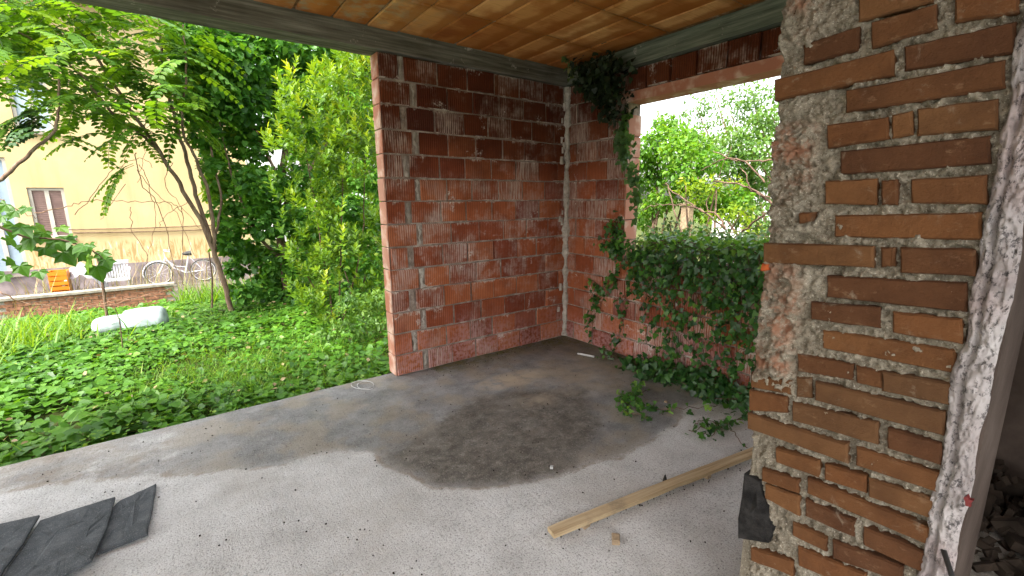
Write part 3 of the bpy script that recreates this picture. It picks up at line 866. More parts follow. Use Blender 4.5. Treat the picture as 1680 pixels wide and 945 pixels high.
# trailing ends: black cable hanging by the plaster edge
ca = at((1546, 916), 0, XP-.05); mb = MB()
pts = [ca, ca+np.array([-.03,-.03,-.03]), ca+np.array([-.06,-.07,-.055]), ca+np.array([-.08,-.13,-.075]), ca+np.array([-.10,-.22,-.085]), ca+np.array([-.12,-.34,-.08])]
pts[0] = pts[0]+np.array([.05, .01, .0])
tag(mb.tube(pts, .0055, 8).build('cable', M['black_cable'], None, tuple(pts[0]), True), 'black cable end sticking out of the torn plaster edge', 'cable')

# shadowed room to the right of the pier
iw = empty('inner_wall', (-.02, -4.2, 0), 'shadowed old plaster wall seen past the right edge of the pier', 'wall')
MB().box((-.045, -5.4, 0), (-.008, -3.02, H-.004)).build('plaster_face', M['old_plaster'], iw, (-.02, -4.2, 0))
MB().box((-2.25, -4.75, 0), (-.05, -4.6, HC)).build('unseen_shade_wall', M['old_plaster'], iw, (-1.1, -5.5, 0))  # unseen wall, added to keep daylight out of this room
rb = MB(); rr = random.Random(12)
for k in range(1500):
    x, y = rr.uniform(-2.0, -.08), rr.uniform(-4.55, -3.3)
    s = rr.choice((.008, .012, .02, .03, .05))*rr.uniform(.7, 1.3); hgt = .16*max(0, 1-abs(x+.1)/.7)+.02
    c = Vector((x, y, rr.uniform(0, hgt))); R_ = Matrix.Rotation(rr.uniform(0, 6), 3, Vector((rr.random(), rr.random(), rr.random()+.01)).normalized())
    b = [R_ @ Vector((sx*s, sy*s*.7, sz*s*.35)) + c for sx in (-1, 1) for sy in (-1, 1) for sz in (-1, 1)]
    rb.add(b, [(0,1,3,2),(4,6,7,5),(0,4,5,1),(2,3,7,6),(0,2,6,4),(1,5,7,3)])
tag(rb.build('rubble', M['rubble'], None, (-1.5, -4, 0)), 'dark loose rubble heaped on the floor right of the pier', 'rubble', kind='stuff')

# ================================================================== THINGS ON THE FLOOR
def plank():
    a, b = at((909, 884), 2, .022), at((1224, 757), 2, .022)
    d = Vector(b-a); d.z = 0; L = d.length+.55; d.normalize(); s = Vector((-d.y, d.x, 0))
    mb = MB(); ns = 26; vv = []
    for i in range(ns+1):
        t = i/ns; c = Vector((a[0], a[1], .022+.006*math.sin(t*3.1))) + d*(L*t)
        w0 = .0 + (.004*math.sin(i*1.9) if 9 < i < 14 else 0)
        for (o_, h) in ((-.0+w0, 0), (.060, 0), (.060, .022), (.0+w0, .022)):
            vv.append(c + s*(o_+random.uniform(-.0008, .0008)) + Vector((0, 0, h+random.uniform(-.0006, .0006))))
    ff = [(i*4+j, i*4+(j+1) % 4, (i+1)*4+(j+1) % 4, (i+1)*4+j) for i in range(ns) for j in range(4)] + [(3,2,1,0), tuple(ns*4+j for j in range(4))]
    # local frame along the plank for the grain
    R_ = Matrix((d, s, Vector((0,0,1))))
    loc = Vector((a[0], a[1], .0))
    mb.add([R_ @ (p-loc) for p in vv], ff)
    pr = empty('wooden_plank', (a[0], a[1], 0), 'long weathered timber plank lying on the floor, running behind the pier', 'plank')
    o = mb.build('board', M['plank'], None); o.rotation_euler = R_.transposed().to_euler(); o.location = (a[0], a[1], 0)
    o.parent = pr; o.location = (0, 0, 0)
    for t in (.10*L, .55*L, .93*L):
        c = loc + d*t + s*.035
        MB().box((c.x-.02, c.y-.03, -.002), (c.x+.02, c.y+.03, .0235)).build('spacer', M['chip'], pr, tuple(c))
plank()
def slab_piece(name, pts, z0, z1, mat, label, cat, group=None, bend=None):
    """flat sheet from floor outline points, with thickness"""
    c = np.mean(pts, axis=0); mb = MB(); ring = []
    k = len(pts)
    for i in range(k):
        a, b = np.array(pts[i]), np.array(pts[(i+1) % k])
        for t in np.linspace(0, 1, 7)[:-1]:
            p = a+(b-a)*t + np.array([random.uniform(-.003, .003), random.uniform(-.003, .003)]); ring.append(p)
    n_ = len(ring); fz = (lambda p: 0) if bend is None else bend
    v = [(p[0], p[1], z0+fz(p)) for p in ring] + [(p[0], p[1], z1+fz(p)) for p in ring]
    inner = [c+(p-c)*.93 for p in ring]; v += [(p[0], p[1], z1+.003+fz(p)) for p in inner]
    inner2 = [c+(p-c)*.5 for p in ring]; v += [(p[0], p[1], z1+.003+random.uniform(-.003, .003)+fz(p)) for p in inner2]
    f = [tuple(range(n_))[::-1]]
    for r0 in (0, 1, 2):
        f += [(r0*n_+i, r0*n_+(i+1) % n_, (r0+1)*n_+(i+1) % n_, (r0+1)*n_+i) for i in range(n_)]
    f.append(tuple(3*n_+i for i in range(n_)))
    mb.add(v, f)
    return tag(mb.build(name, mat, None, (c[0], c[1], 0)), label, cat, group)
def fl(*q): return [at(p, 2, .012)[:2] for p in q]
def curl(q, amt, r):
    c0 = at(q, 2, 0.)[:2]
    return lambda p: amt*max(0, 1-math.hypot(p[0]-c0[0], p[1]-c0[1])/r)**1.6
slab_piece('foam_mat', fl((196,822),(257,794),(241,880),(160,908),(168,850)), .002, .014, M['mat'], 'small charcoal felt sheet at the right end of the overlapping row', 'sheet', 'charcoal sheets on the floor', curl((241,880), .014, .2))
slab_piece('foam_mat', fl((68,858),(190,819),(176,870),(152,930),(60,975),(-10,975)), .017, .029, M['mat'], 'large charcoal felt sheet lying in the middle of the overlapping row', 'sheet', 'charcoal sheets on the floor', curl((152,930), .022, .25))
slab_piece('foam_mat', fl((-80,888),(68,853),(40,900),(-5,965),(-120,965)), .033, .044, M['mat'], 'charcoal felt sheet cut off by the left photo edge, topmost of the row', 'sheet', 'charcoal sheets on the floor')
def chunk(name, q, size, mat, label, cat, seed, z=0.0):
    rr = random.Random(seed); c = at(q, 2, z); mb = MB()
    sx, sy, sz = size; th = rr.uniform(0, 3)
    base = [(-1,-1),(1,-.9),(.9,1),(-1.1,.8)]
    v = []
    for h, k in ((0, 1), (sz*.85, .97), (sz, .8)):
        for x, y in base:
            x, y = x*sx/2*k*rr.uniform(.9, 1.1), y*sy/2*k*rr.uniform(.9, 1.1)
            v.append((c[0]+x*math.cos(th)-y*math.sin(th), c[1]+x*math.sin(th)+y*math.cos(th), z+h*rr.uniform(.85, 1.1)))
    f = [(3,2,1,0)] + [(r*4+i, r*4+(i+1) % 4, r*4+4+(i+1) % 4, r*4+4+i) for r in (0, 1) for i in range(4)] + [(8,9,10,11)]
    mb.add(v, f)
    return tag(mb.build(name, mat, None, tuple(c)), label, cat)
chunk('wood_offcut', (1010, 887), (.055, .04, .022), M['chip'], 'small brown wood offcut on the floor in front of the plank', 'offcut', 3)
chunk('pebble', (905, 768), (.025, .02, .014), M['white_bit'], 'small pale pebble on the edge of the damp patch', 'pebble', 4)
chunk('pebble', (1092, 660), (.02, .02, .012), M['chip'], 'brown crumb near the trailing ivy on the floor', 'pebble', 5)
c = at((1091, 792), 2, 0.)
mb = MB().add([(c[0]-.02, c[1]-.012, -.001), (c[0]+.02, c[1]-.004, -.001), (c[0]+.004, c[1]+.02, -.001), (c[0]+.004, c[1]+.002, .052), (c[0]-.006, c[1]+.004, .047)], [(0,2,1),(0,1,3,4),(1,2,3),(2,0,4),(2,4,3)])
tag(mb.build('dark_shard', M['black_shard'], None, tuple(c)), 'small dark pointed shard standing upright beside the plank', 'shard')
a, b = at((948, 580), 2, .012), at((975, 585), 2, .012)
tag(MB().tube([a, a+(b-a)*.5, b], .011, 8).build('white_tube', M['white_bit'], None, tuple(a)), 'short white plastic tube lying on the floor near the corner', 'tube')
lp = []
for i in range(46):
    t = i/45*4.2*math.pi; q = (597+16*math.cos(t)+5*math.sin(t*.5), 633+6.5*math.sin(t)-.6*i/10)
    p_ = at(q, 2, .008+.004*math.sin(t*.7)); lp.append(p_)
tag(MB().tube(lp, .0028, 5).build('wire_loop', M['white_bit'], None, tuple(lp[0])), 'thin white wire coiled on the slab near the block wall end', 'wire')
gr = MB(); rr = random.Random(31)
for k in range(700):
    if k < 420: x, y = rr.uniform(-4.4, -.1), rr.uniform(-3.2, -.05)
    elif k < 560: x, y = rr.uniform(-1.9, -.05), -abs(rr.gauss(0, .12))-.02
    else:
        t = rr.random(); a, b = at((905, 880), 2, 0), at((1224, 756), 2, 0); pp = a+(b-a)*t; x, y = pp[0]+rr.gauss(0, .02), pp[1]+rr.gauss(0, .02)
    s = rr.uniform(.0012, .0042); z = .002
    R_ = Matrix.Rotation(rr.uniform(0, 6), 3, 'Z')
    b = [R_ @ Vector((sx*s*rr.uniform(.6, 1.3), sy*s*rr.uniform(.5, 1), sz*s*.6)) + Vector((x, y, z+s*.4)) for sx in (-1, 1) for sy in (-1, 1) for sz in (-1, 1)]
    gr.add(b, [(0,1,3,2),(4,6,7,5),(0,4,5,1),(2,3,7,6),(0,2,6,4),(1,5,7,3)])
tag(gr.build('floor_grit', M['rubble'], None, (-2, -1, 0)), 'fine dark grit and crumbs scattered over the concrete floor', 'grit', kind='stuff')

# ================================================================== HOUSE AND YARD
HY = 13.0
hx0, hx1 = -16.0, float(at((395, 200), 1, HY)[0])
htop = float(at((330, 28), 1, HY)[2])
house = empty('yellow_house', ((hx0+hx1)/2, HY+4, -.5), 'pale yellow rendered house across the garden with two shuttered windows', 'house')
def fac(q, d=0): return at(q, 1, HY-d)
holes = []
def win_rect(qa, qb):
    a, b = fac(qa), fac(qb); return a[0], b[0], b[2], a[2]
w1 = (float(fac((43,308))[0]), float(fac((104,308))[0]), float(fac((62,392))[2]), float(fac((80,308))[2]))
w2 = (float(fac((8,128))[0]), float(fac((76,140))[0]), float(fac((40,216))[2]), float(fac((40,128))[2]))
w3 = (float(fac((-60,262))[0]), float(fac((8,262))[0]), -.2, float(fac((0,258))[2]))
def wall_with_holes(x0, x1, z0, z1, y, th, hs_):
    mb = MB(); xs_ = sorted({x0, x1, *[h[0] for h in hs_], *[h[1] for h in hs_]}); zs_ = sorted({z0, z1, *[h[2] for h in hs_], *[h[3] for h in hs_]})
    for i in range(len(xs_)-1):
        for j in range(len(zs_)-1):
            cx, cz = (xs_[i]+xs_[i+1])/2, (zs_[j]+zs_[j+1])/2
            if any(h[0] < cx < h[1] and h[2] < cz < h[3] for h in hs_): continue
            mb.add([(xs_[i], y, zs_[j]), (xs_[i+1], y, zs_[j]), (xs_[i+1], y, zs_[j+1]), (xs_[i], y, zs_[j+1])], [(0,1,2,3)])
    for h in hs_:
        a, b, c, d = h
        mb.add([(a,y,c),(b,y,c),(b,y,d),(a,y,d),(a,y+th,c),(b,y+th,c),(b,y+th,d),(a,y+th,d)], [(0,4,5,1),(1,5,6,2),(2,6,7,3),(3,7,4,0)])
    mb.add([(x1,y,z0),(x1,y+8,z0),(x1,y+8,z1),(x1,y,z1),(x0,y+8,z0),(x0,y+8,z1),(x0,y,z0),(x0,y,z1)], [(0,1,2,3),(1,4,5,2),(4,6,7,5)])
    return mb
zb = float(fac((260, 428))[2])
wall_with_holes(hx0, hx1, zb, htop, HY, .18, [w1, w2, w3]).build('wall', M['yellow_render'], house, (-8, HY, 0))
MB().box((hx0, HY-.025, -1.2), (hx1+.02, HY+.3, zb-.003)).build('plinth', M['pink_plinth'], house, (-8, HY, -.5))
rf = MB(); e = .45
rf.add([(hx0-e, HY-e, htop), (hx1+e, HY-e, htop), (hx1+e, HY+8+e, htop), (hx0-e, HY+8+e, htop), (hx0+3, HY+4, htop+1.5), (hx1-3, HY+4, htop+1.5),
        (hx0-e, HY-e, htop-.12), (hx1+e, HY-e, htop-.12), (hx1+e, HY+8+e, htop-.12), (hx0-e, HY+8+e, htop-.12)],
       [(0,1,5,4),(1,2,5),(2,3,4,5),(3,0,4),(0,6,7,1),(1,7,8,2),(2,8,9,3),(3,9,6,0),(9,8,7,6)])
rf.build('roof', M['roof_tile'], house, (-8, HY, htop))
def window(w, pane, label, leaves_n=2, slats=0):
    a, b, c, d = w; y = HY+.09; fr = .07
    mb = MB().box((a+.004, y-.05, c+.004), (a+fr, y+.05, d-.004)).box((b-fr, y-.05, c+.004), (b-.004, y+.05, d-.004)).box((a+fr, y-.048, d-fr), (b-fr, y+.048, d-.004)).box((a+fr, y-.048, c+.004), (b-fr, y+.048, c+fr))
    mid = (a+b)/2; mb.box((mid-fr*.6, y-.046, c+fr), (mid+fr*.6, y+.046, d-fr))
    wo_ = mb.build('window', M['window_frame'], house, (mid, y, c)); wo_['label'] = label
    for (p0, p1) in ((a+fr, mid-fr*.6), (mid+fr*.6, b-fr)):
        pn = MB()
        if slats:
            k = 22
            for i in range(k):
                z0 = c+fr+(d-c-2*fr)*i/k; z1 = c+fr+(d-c-2*fr)*(i+1)/k
                pn.add([(p0, y-.012, z0), (p1, y-.012, z0), (p1, y-.024, z1-.006), (p0, y-.024, z1-.006), (p0, y-.012, z1-.002), (p1, y-.012, z1-.002)], [(0,1,2,3),(3,2,5,4)])
        else:
            pn.box((p0, y-.012, c+fr), (p1, y+.002, d-fr))
        o = pn.build('pane', pane, None, ((p0+p1)/2, y, c))
        o.parent = wo_; o.location = Vector(o.location) - Vector(wo_.location) - Vector(house.location)
    MB().box((a-.06, HY-.06, c-.05), (b+.06, HY+.05, c-.002)).build('sill', M['capstone'], house, (mid, HY, c))
window(w1, M['shutter'], 'lower window with closed brownish roller blind', 2, 1)
window(w2, M['blue_pane'], 'upper window with pale blue panes')
window(w3, M['pale_blue'], 'pale blue door at the photo edge')
# cables along the facade
for k, (q0, q1) in enumerate((((100, 377), (420, 365)), ((120, 382), (420, 372)))):
    a, b = fac(q0, .03), fac(q1, .03)
    pts = [a+(b-a)*t+np.array([0, 0, -.04*math.sin(math.pi*t)]) for t in np.linspace(0, 1, 9)]
    MB().tube(pts, .012, 5).build('facade_cable', M['twig'], house, tuple(a))
# neighbour house far right of the trees
nb_ = empty('white_house', (8, 27, -.5), 'white neighbouring building glimpsed through the dense tree', 'house')
MB().box((1.0, 24, -.6), (15, 32, 5.6)).build('wall', M['white_wall'], nb_, (8, 27, -.6))
MB().add([(.6,23.6,5.61),(15.4,23.6,5.61),(15.4,32.4,5.61),(.6,32.4,5.61),(4,28,7.2),(12,28,7.2)], [(0,1,5,4),(1,2,5),(2,3,4,5),(3,0,4),(3,2,1,0)]).build('roof', M['roof_tile'], nb_, (8, 28, 5.6))
for k in range(4): MB().box((2.2+k*3, 23.97, 2.6), (3.3+k*3, 24.02, 4.2)).build('window', M['shutter'], nb_, (2.7+k*3, 24, 2.6))

# yard terrace with its brick retaining wall
TY = 9.0; wz = -.22; tz = -.70
tx0, tx1 = float(at((60, 480), 1, TY)[0])-.6, float(at((284, 465), 1, TY)[0])
tag(MB().box((-14, TY+.2, -1.1), (hx1+.5, HY+.3, tz-.004)).build('yard_paving', M['yard'], None, (-6, 11, -1.1)), kind='structure')
rw = empty('garden_wall', ((tx0+tx1)/2, TY, -.9), 'low reddish brick garden wall in front of the house yard', 'wall')
MB().box((tx0, TY+.02, -1.0), (tx1, TY+.22, wz-.05)).build('mortar_bed', M['mortar'], rw, (tx0, TY, -.9))
bmesh_ = [brick_mesh('brick', .24, .058, .1, .004, M['old_brick'], .003) for _ in range(3)]
zz = -.95; r_ = 0
while zz < wz-.08:
    x = tx0 + (.13 if r_ % 2 else .0) + .12
    while x < tx1-.1:
        inst('brick', random.choice(bmesh_), (x, TY+.005+random.uniform(-.006, .006), zz+.03), (0, 0, random.uniform(-.02, .02)), rw); x += .252
    zz += .068; r_ += 1
MB().box((tx0-.02, TY-.03, wz-.049), (tx1+.02, TY+.24, wz)).build('coping', M['capstone'], rw, (tx0, TY, wz))

# white plastic chair
def chair():
    c = at((194, 466), 1, 11.0); c[2] = tz
    o = empty('plastic_chair', tuple(c), 'white plastic garden chair in the yard before the yellow house', 'chair')
    x, y, z = c; w = .25
    MB().box((x-w, y-.24, z+.40), (x+w, y+.22, z+.43)).build('seat', M['white_plastic'], o, (x, y, z+.4))
    mb = MB(); pts = []
    for i in range(9):
        a = -1+2*i/8
        mb.box((x+a*.21-.018, y+.22+.05*(1-a*a)-.01, z+.43), (x+a*.21+.018, y+.24+.05*(1-a*a)+.03, z+.82-.06*a*a))
    mb.box((x-w, y+.215, z+.79), (x+w, y+.315, z+.87))
    mb.build('backrest', M['white_plastic'], o, (x, y+.25, z+.43))
    for sx in (-1, 1):
        for sy in (-1, 1):
            MB().tube([(x+sx*(w+.02), y+sy*.25, z), (x+sx*(w-.03), y+sy*.2, z+.4)], [.022, .03], 6).build('leg', M['white_plastic'], o, (x+sx*w, y+sy*.2, z))
        MB().tube([(x+sx*(w+.01), y-.24, z+.42), (x+sx*(w+.02), y-.22, z+.64), (x+sx*(w+.02), y, z+.66), (x+sx*w, y+.25, z+.68)], .02, 6).build('armrest', M['white_plastic'], o, (x+sx*w, y, z+.6))
chair()
def bicycle():
    c = at((262, 460), 1, 12.2); c[2] = tz
    o = empty('bicycle', tuple(c), 'pale bicycle parked in the yard facing left beside the white chair', 'bicycle')
    x, y, z = c; R0 = .31
    def circ(cx, r, k=28): return [(cx+r*math.cos(2*math.pi*i/k), y, z+R0+.02+r*math.sin(2*math.pi*i/k)) for i in range(k+1)]
    for cx in (x, x+1.05):
        wh = MB().tube(circ(cx, R0-.02), .012, 5, False).build('wheel', M['steel'], o, (cx, y, z+R0))
        ty = MB().tube(circ(cx, R0), .018, 6, False).build('tyre', M['rubber'], None, (cx, y, z+R0))
        sp = MB()
        for i in range(12):
            a = math.pi*2*i/12; sp.tube([(cx, y, z+R0+.02), (cx+(R0-.02)*math.cos(a), y, z+R0+.02+(R0-.02)*math.sin(a))], .003, 4)
        so_ = sp.build('spokes', M['steel'], None, (cx, y, z+R0))
        for q in (ty, so_): q.parent = wh; q.location = (0, 0, 0)
    zz = z+R0+.02
    fr = MB(); head = (x+.2, y, z+.78); bb = (x+.62, y, z+.30); seat = (x+.74, y, z+.78); rear = (x+1.05, y, zz); front = (x, y, zz)
    fr.tube([head, (x+.36, y, z+.46), bb], .019, 7).tube([(x+.21, y, z+.70), (x+.42, y, z+.50), (x+.67, y, z+.46)], .017, 7).tube([bb, seat], .018, 7).tube([bb, rear], .012, 6).tube([seat, rear], .011, 6).tube([head, (x+.1, y, z+.5), front], .016, 6)
    fr.build('frame', M['bike_paint'], o, bb)
    MB().tube([(x+.33, y-.26, z+.95), (x+.2, y-.2, z+.98), (x+.19, y, z+.93), (x+.2, y+.2, z+.98), (x+.33, y+.26, z+.95)], .013, 6).tube([head, (x+.19, y, z+.93)], .013, 6).build('handlebar', M['steel'], o, head)
    MB().tube([(x+.6, y, z+.84), (x+.7, y, z+.85), (x+.82, y, z+.86)], [.03, .06, .075], 8).tube([seat, (x+.76, y, z+.84)], .013, 6).build('saddle', M['rubber'], o, seat)
    MB().tube([(x-.34*math.cos(a)-.0, y, zz+.35*math.sin(a)) for a in np.linspace(-.2, 2.2, 12)], .02, 6).build('mudguard', M['bike_paint'], o, (x, y, zz))
bicycle()
# orange crate and grey covered heap
c = at((99, 462), 1, 9.9); oc = empty('orange_crate', (c[0], c[1], tz), 'bright orange plastic crate at the left of the yard wall', 'crate')
cw, ch = .15, .86
for k in range(8): MB().box((c[0]-cw, c[1]-.17, tz+.015+k*ch/8), (c[0]+cw, c[1]-.15, tz+ch/8-.012+k*ch/8)).build('side_slat', M['orange'], oc, (c[0], c[1]-.16, tz))
mb = MB().box((c[0]-cw, c[1]+.15, tz), (c[0]+cw, c[1]+.17, tz+ch)).box((c[0]-cw, c[1]-.149, tz), (c[0]-cw+.02, c[1]+.149, tz+ch)).box((c[0]+cw-.02, c[1]-.149, tz), (c[0]+cw, c[1]+.149, tz+ch)).box((c[0]-cw+.021, c[1]-.149, tz+.002), (c[0]+cw-.021, c[1]+.149, tz+.02))
mb.build('crate_body', M['orange'], oc, (c[0], c[1], tz))
c = at((140, 476), 1, 10.2); c[2] = tz
vv, ff = [], []
for j in range(13):
    for i in range(17):
        a = math.pi*i/16; b = j/12
        rr_ = .42*(1-.06*math.sin(i*2.1+j)) * (1 if 0 < j < 12 else .8)
        vv.append((c[0]+(-.45+.9*i/16), c[1]-.35+.7*b, tz+.95*math.sin(a)**.55*(1-.25*abs(b-.5)*2)*(1+.05*math.sin(i*1.7+j*1.1))))
ff = [(j*17+i, j*17+i+1, (j+1)*17+i+1, (j+1)*17+i) for j in range(12) for i in range(16)]
n0 = len(vv)
MBt = MB().add(vv, ff)
MBt.box((c[0]-.43, c[1]-.34, tz), (c[0]+.43, c[1]-.335, tz+.06))
tag(MBt.build('covered_heap', M['tarp'], None, tuple(c), True), 'grey tarpaulin covered heap between orange crate and white chair', 'tarpaulin')

# white tank lying in the leaves
def tank():
    y0 = 4.6
    a, b = at((148, 524), 1, y0), at((276, 520), 1, y0-.1)
    zc = float(gz(a[0], y0))+.20
    a[2] = zc-.03; b[2] = zc+.0
    d = Vector(b-a); L = d.length; d.normalize()
    t = empty('white_tank', (float((a[0]+b[0])/2), y0, zc-.2), 'white plastic tank lying on its side in the ground cover', 'tank')
    prof = [(0,.0),(.006,.05),(.03,.095),(.08,.125),(.16,.14),(.30,.145),(.385,.145),(.40,.13),(.415,.155),(.45,.185),(.55,.195),(.75,.198),(.88,.195),(.94,.18),(.975,.14),(.993,.08),(1,.0)]
    MB().tube([Vector(a)+d*(L*s) for s, r in prof[:8]], [max(.004, r) for s, r in prof[:8]], 20, True).build('neck_section', M['tank'], t, tuple(a), True)
    MB().tube([Vector(a)+d*(L*s) for s, r in prof[7:]], [max(.004, r) for s, r in prof[7:]], 24, True).build('tank_body', M['tank'], t, tuple(b), True)
tank()

# ================================================================== TREES AND SHRUBS
def wobble(pts, amt, seed, sub=6):
    rr = random.Random(seed); out = []
    pts = [Vector(p) for p in pts]
    for i in range(len(pts)-1):
        for k in range(sub):
            t = k/sub; p0 = pts[max(i-1, 0)]; p1 = pts[i]; p2 = pts[i+1]; p3 = pts[min(i+2, len(pts)-1)]
            p = .5*((2*p1)+(-p0+p2)*t+(2*p0-5*p1+4*p2-p3)*t*t+(-p0+3*p1-3*p2+p3)*t**3)
            out.append(p+Vector((rr.uniform(-amt, amt), rr.uniform(-amt, amt), rr.uniform(-amt, amt))))
    out.append(pts[-1])
    return out
def taper(k, r0, r1): return [r0+(r1-r0)*i/max(1, k-1) for i in range(k)]
def limb(name, pts, r0, r1, mat, parent, seed, amt=.012, sides=7):
    w = wobble(pts, amt, seed)
    return MB().tube(w, taper(len(w), r0, r1), sides).build(name, mat, parent, tuple(w[0]), True)

def compound(tips, dirs, nleaf, size, droop=.5, length=(.45, .75)):
    """pinnate leaves: leaflet pairs along drooping stalks"""
    P, D, N, S, R = [], [], [], [], []
    stalks = []
    for t, d in zip(tips, dirs):
        L = random.uniform(*length); d = Vector(d).normalized(); p = Vector(t)
        side = d.cross(Vector((0, 0, 1)))
        side = side.normalized() if side.length > .05 else Vector((1, 0, 0))
        tone = random.gauss(.5, .2); pts = [p.copy()]; cur = d.copy()
        for k in range(nleaf):
            cur = (cur + Vector((0, 0, -droop/nleaf*1.6))).normalized(); p = p + cur*(L/nleaf); pts.append(p.copy())
            if k < 1: continue
            up = side.cross(cur).normalized(); s = size*(1.0 if k < nleaf*.7 else .75)*random.uniform(.85, 1.15)
            for sg in (-1, 1):
                dd = (side*sg + cur*.45 + Vector((0, 0, -.25))).normalized()
                P.append(p[:]); D.append(dd[:]); N.append((up+Vector((random.uniform(-.3, .3), random.uniform(-.3, .3), random.uniform(-.2, .2))))[:]); S.append(s); R.append(tone+random.uniform(-.15, .15))
        stalks.append(pts)
    return np.array(P), np.array(D), np.array(N), np.array(S), np.array(R), stalks
OVAL2 = (OVAL[0]*np.array([1.25, 1, 1]), OVAL[1])

# --- ailanthus: several leaning stems, feathery crown
TYa = 4.7
base = at((385, 512), 1, TYa); base[2] = float(gz(base[0], TYa))
ail = empty('ailanthus_tree', tuple(base), 'slender leaning tree with feathery light green leaves before the yellow house', 'tree')
def pathY(qs, ys_): return [at(q, 1, y) for q, y in zip(qs, ys_)]
stems = [
 ([(384,512),(362,450),(343,392),(308,325),(262,250),(205,165),(150,80),(95,-20)], [4.7,4.7,4.68,4.65,4.6,4.5,4.4,4.3], .042, .012),
 ([(346,398),(322,320),(300,240),(288,200),(270,130),(262,50),(255,-40)], [4.68,4.75,4.8,4.85,4.9,4.95,5.0], .032, .012),
 ([(352,410),(345,330),(322,262),(298,205),(306,120),(300,40)], [4.68,4.62,4.55,4.5,4.45,4.4], .028, .010),
 ([(262,250),(225,215),(190,190),(130,120),(60,70),(-30,20)], [4.6,4.5,4.35,4.2,4.0,3.8], .022, .008),
 ([(350,400),(362,330),(345,230),(340,170),(345,90)], [4.7,4.8,4.9,5.0,5.1], .020, .008),
]
for k, (qs, ys_, r0, r1) in enumerate(stems):
    pts = pathY(qs, ys_)
    if k == 0: pts[0][2] = base[2]-.05
    limb('trunk' if k == 0 else 'limb', pts, r0, r1, M['bark'], ail, 50+k)
tips, dirs = [], []
rr = random.Random(77)
for k in range(620):
    q = (rr.uniform(-70, 345), rr.uniform(-60, 235))
    # crown outline: thins towards the lower left
    if q[1] > 150 and (q[0] < 85 or q[0] > 330): continue
    if q[1] > 195 and rr.random() < .55: continue
    y = 4.5+rr.gauss(0, .75)
    tips.append(at(q, 1, y)); a = rr.uniform(0, 6.28); dirs.append((math.cos(a)+.0, math.sin(a)*.8, rr.uniform(-.1, .5)))
# a few fronds hanging clear of the crown
for q, d in (((235,222),(-1,-.1,-.1)),((185,225),(-1,.1,0)),((215,265),(-.9,0,-.35)),((165,190),(-1,0,-.1)),((300,190),(-.3,.2,-.5)),((320,205),(.6,0,-.3)),((255,200),(-.6,-.3,-.4)),((205,275),(-.5,0,-.6))):
    for j in range(2): tips.append(at((q[0]+rr.uniform(-8, 8), q[1]+rr.uniform(-8, 8)), 1, 4.5+rr.uniform(-.2, .2))); dirs.append((d[0], d[1]+rr.uniform(-.3, .3), d[2]))
P, D, N, S, R, st = compound(tips, dirs, 9, .105, .55, (.5, .8))
leaves('crown', P, D, N, S, OVAL2, M['leaf_ailanthus'], ail, tuple(base), R)
sm = MB()
for s_ in st: sm.tube(s_, .004, 3, False)
so_ = sm.build('leaf_stalks', M['leaf_vine'], ail, tuple(base)); so_['kind'] = 'stuff'

# --- sapling at the left edge
b = at((-40, 330), 1, 3.6); g0 = np.array([b[0]-.25, 3.7, float(gz(b[0], 3.7))])
sap = empty('sapling', tuple(g0), 'thin sapling with dark drooping leaves crossing the upper left window', 'tree')
pts = [g0, np.array([g0[0]+.02, 3.65, .9])] + pathY([(-40,330),(10,288),(50,250),(90,213),(96,170),(95,120)], [3.6]*6)
limb('trunk', pts, .028, .010, M['bark'], sap, 90, .008)
tips, dirs = [], []
for q in ((88,205),(70,200),(60,215),(90,190),(45,205),(75,222),(95,180),(60,190),(80,210),(94,200)):
    for j in range(2): tips.append(at((q[0]+rr.uniform(-14, 8), q[1]+rr.uniform(-16, 10)), 1, 3.6+rr.uniform(-.1, .1))); a = rr.uniform(2, 4.3); dirs.append((math.cos(a), math.sin(a)*.6, rr.uniform(-.2, .4)))
P, D, N, S, R, st = compound(tips, dirs, 8, .085, .8, (.3, .45))
leaves('crown', P, D, N, S, OVAL2, M['leaf_teal'], sap, tuple(g0), R)

# --- dense dark green tree
def tree_leaves(name, cl, count, size, T, mat, parent, loc, droop=.6, flat=.8, tone=0):
    cent = [c for c, r in cl]; rad = [r for c, r in cl]
    P, N, R = clumps(cent, rad, count, flat)
    k = len(P); D = nrm(N*.5 + RNG.normal(size=(k, 3))*.6 + np.array([0, 0, -droop]))
    Nn = nrm(N*.6 + np.array([0, 0, .9]) + RNG.normal(size=(k, 3))*.45)
    S = size*RNG.uniform(.65, 1.3, k)
    return leaves(name, P, D, Nn, S, T, mat, parent, loc, R+tone)
TYd = 5.2
db = at((470, 515), 1, TYd); db[2] = float(gz(db[0], TYd))
den = empty('dense_tree', tuple(db), 'dense dark green broadleaf tree left of the block wall', 'tree')
limb('trunk', [db+np.array([0,0,-.05])]+pathY([(468,440),(455,340),(470,230),(480,120),(500,40)], [5.2,5.25,5.3,5.4,5.5]), .09, .03, M['bark'], den, 120)
for k, (qs, r0) in enumerate((([(465,430),(420,380),(385,300),(360,200)], .035), ([(458,350),(520,260),(570,170),(600,90)], .035), ([(462,300),(410,200),(385,110),(370,60)], .03), ([(470,400),(530,360),(580,330)], .03))):
    limb('limb', pathY(qs, [5.2, 5.1, 5.0, 4.9][:len(qs)]), r0, .008, M['bark'], den, 130+k)
cl = []
rr = random.Random(21)
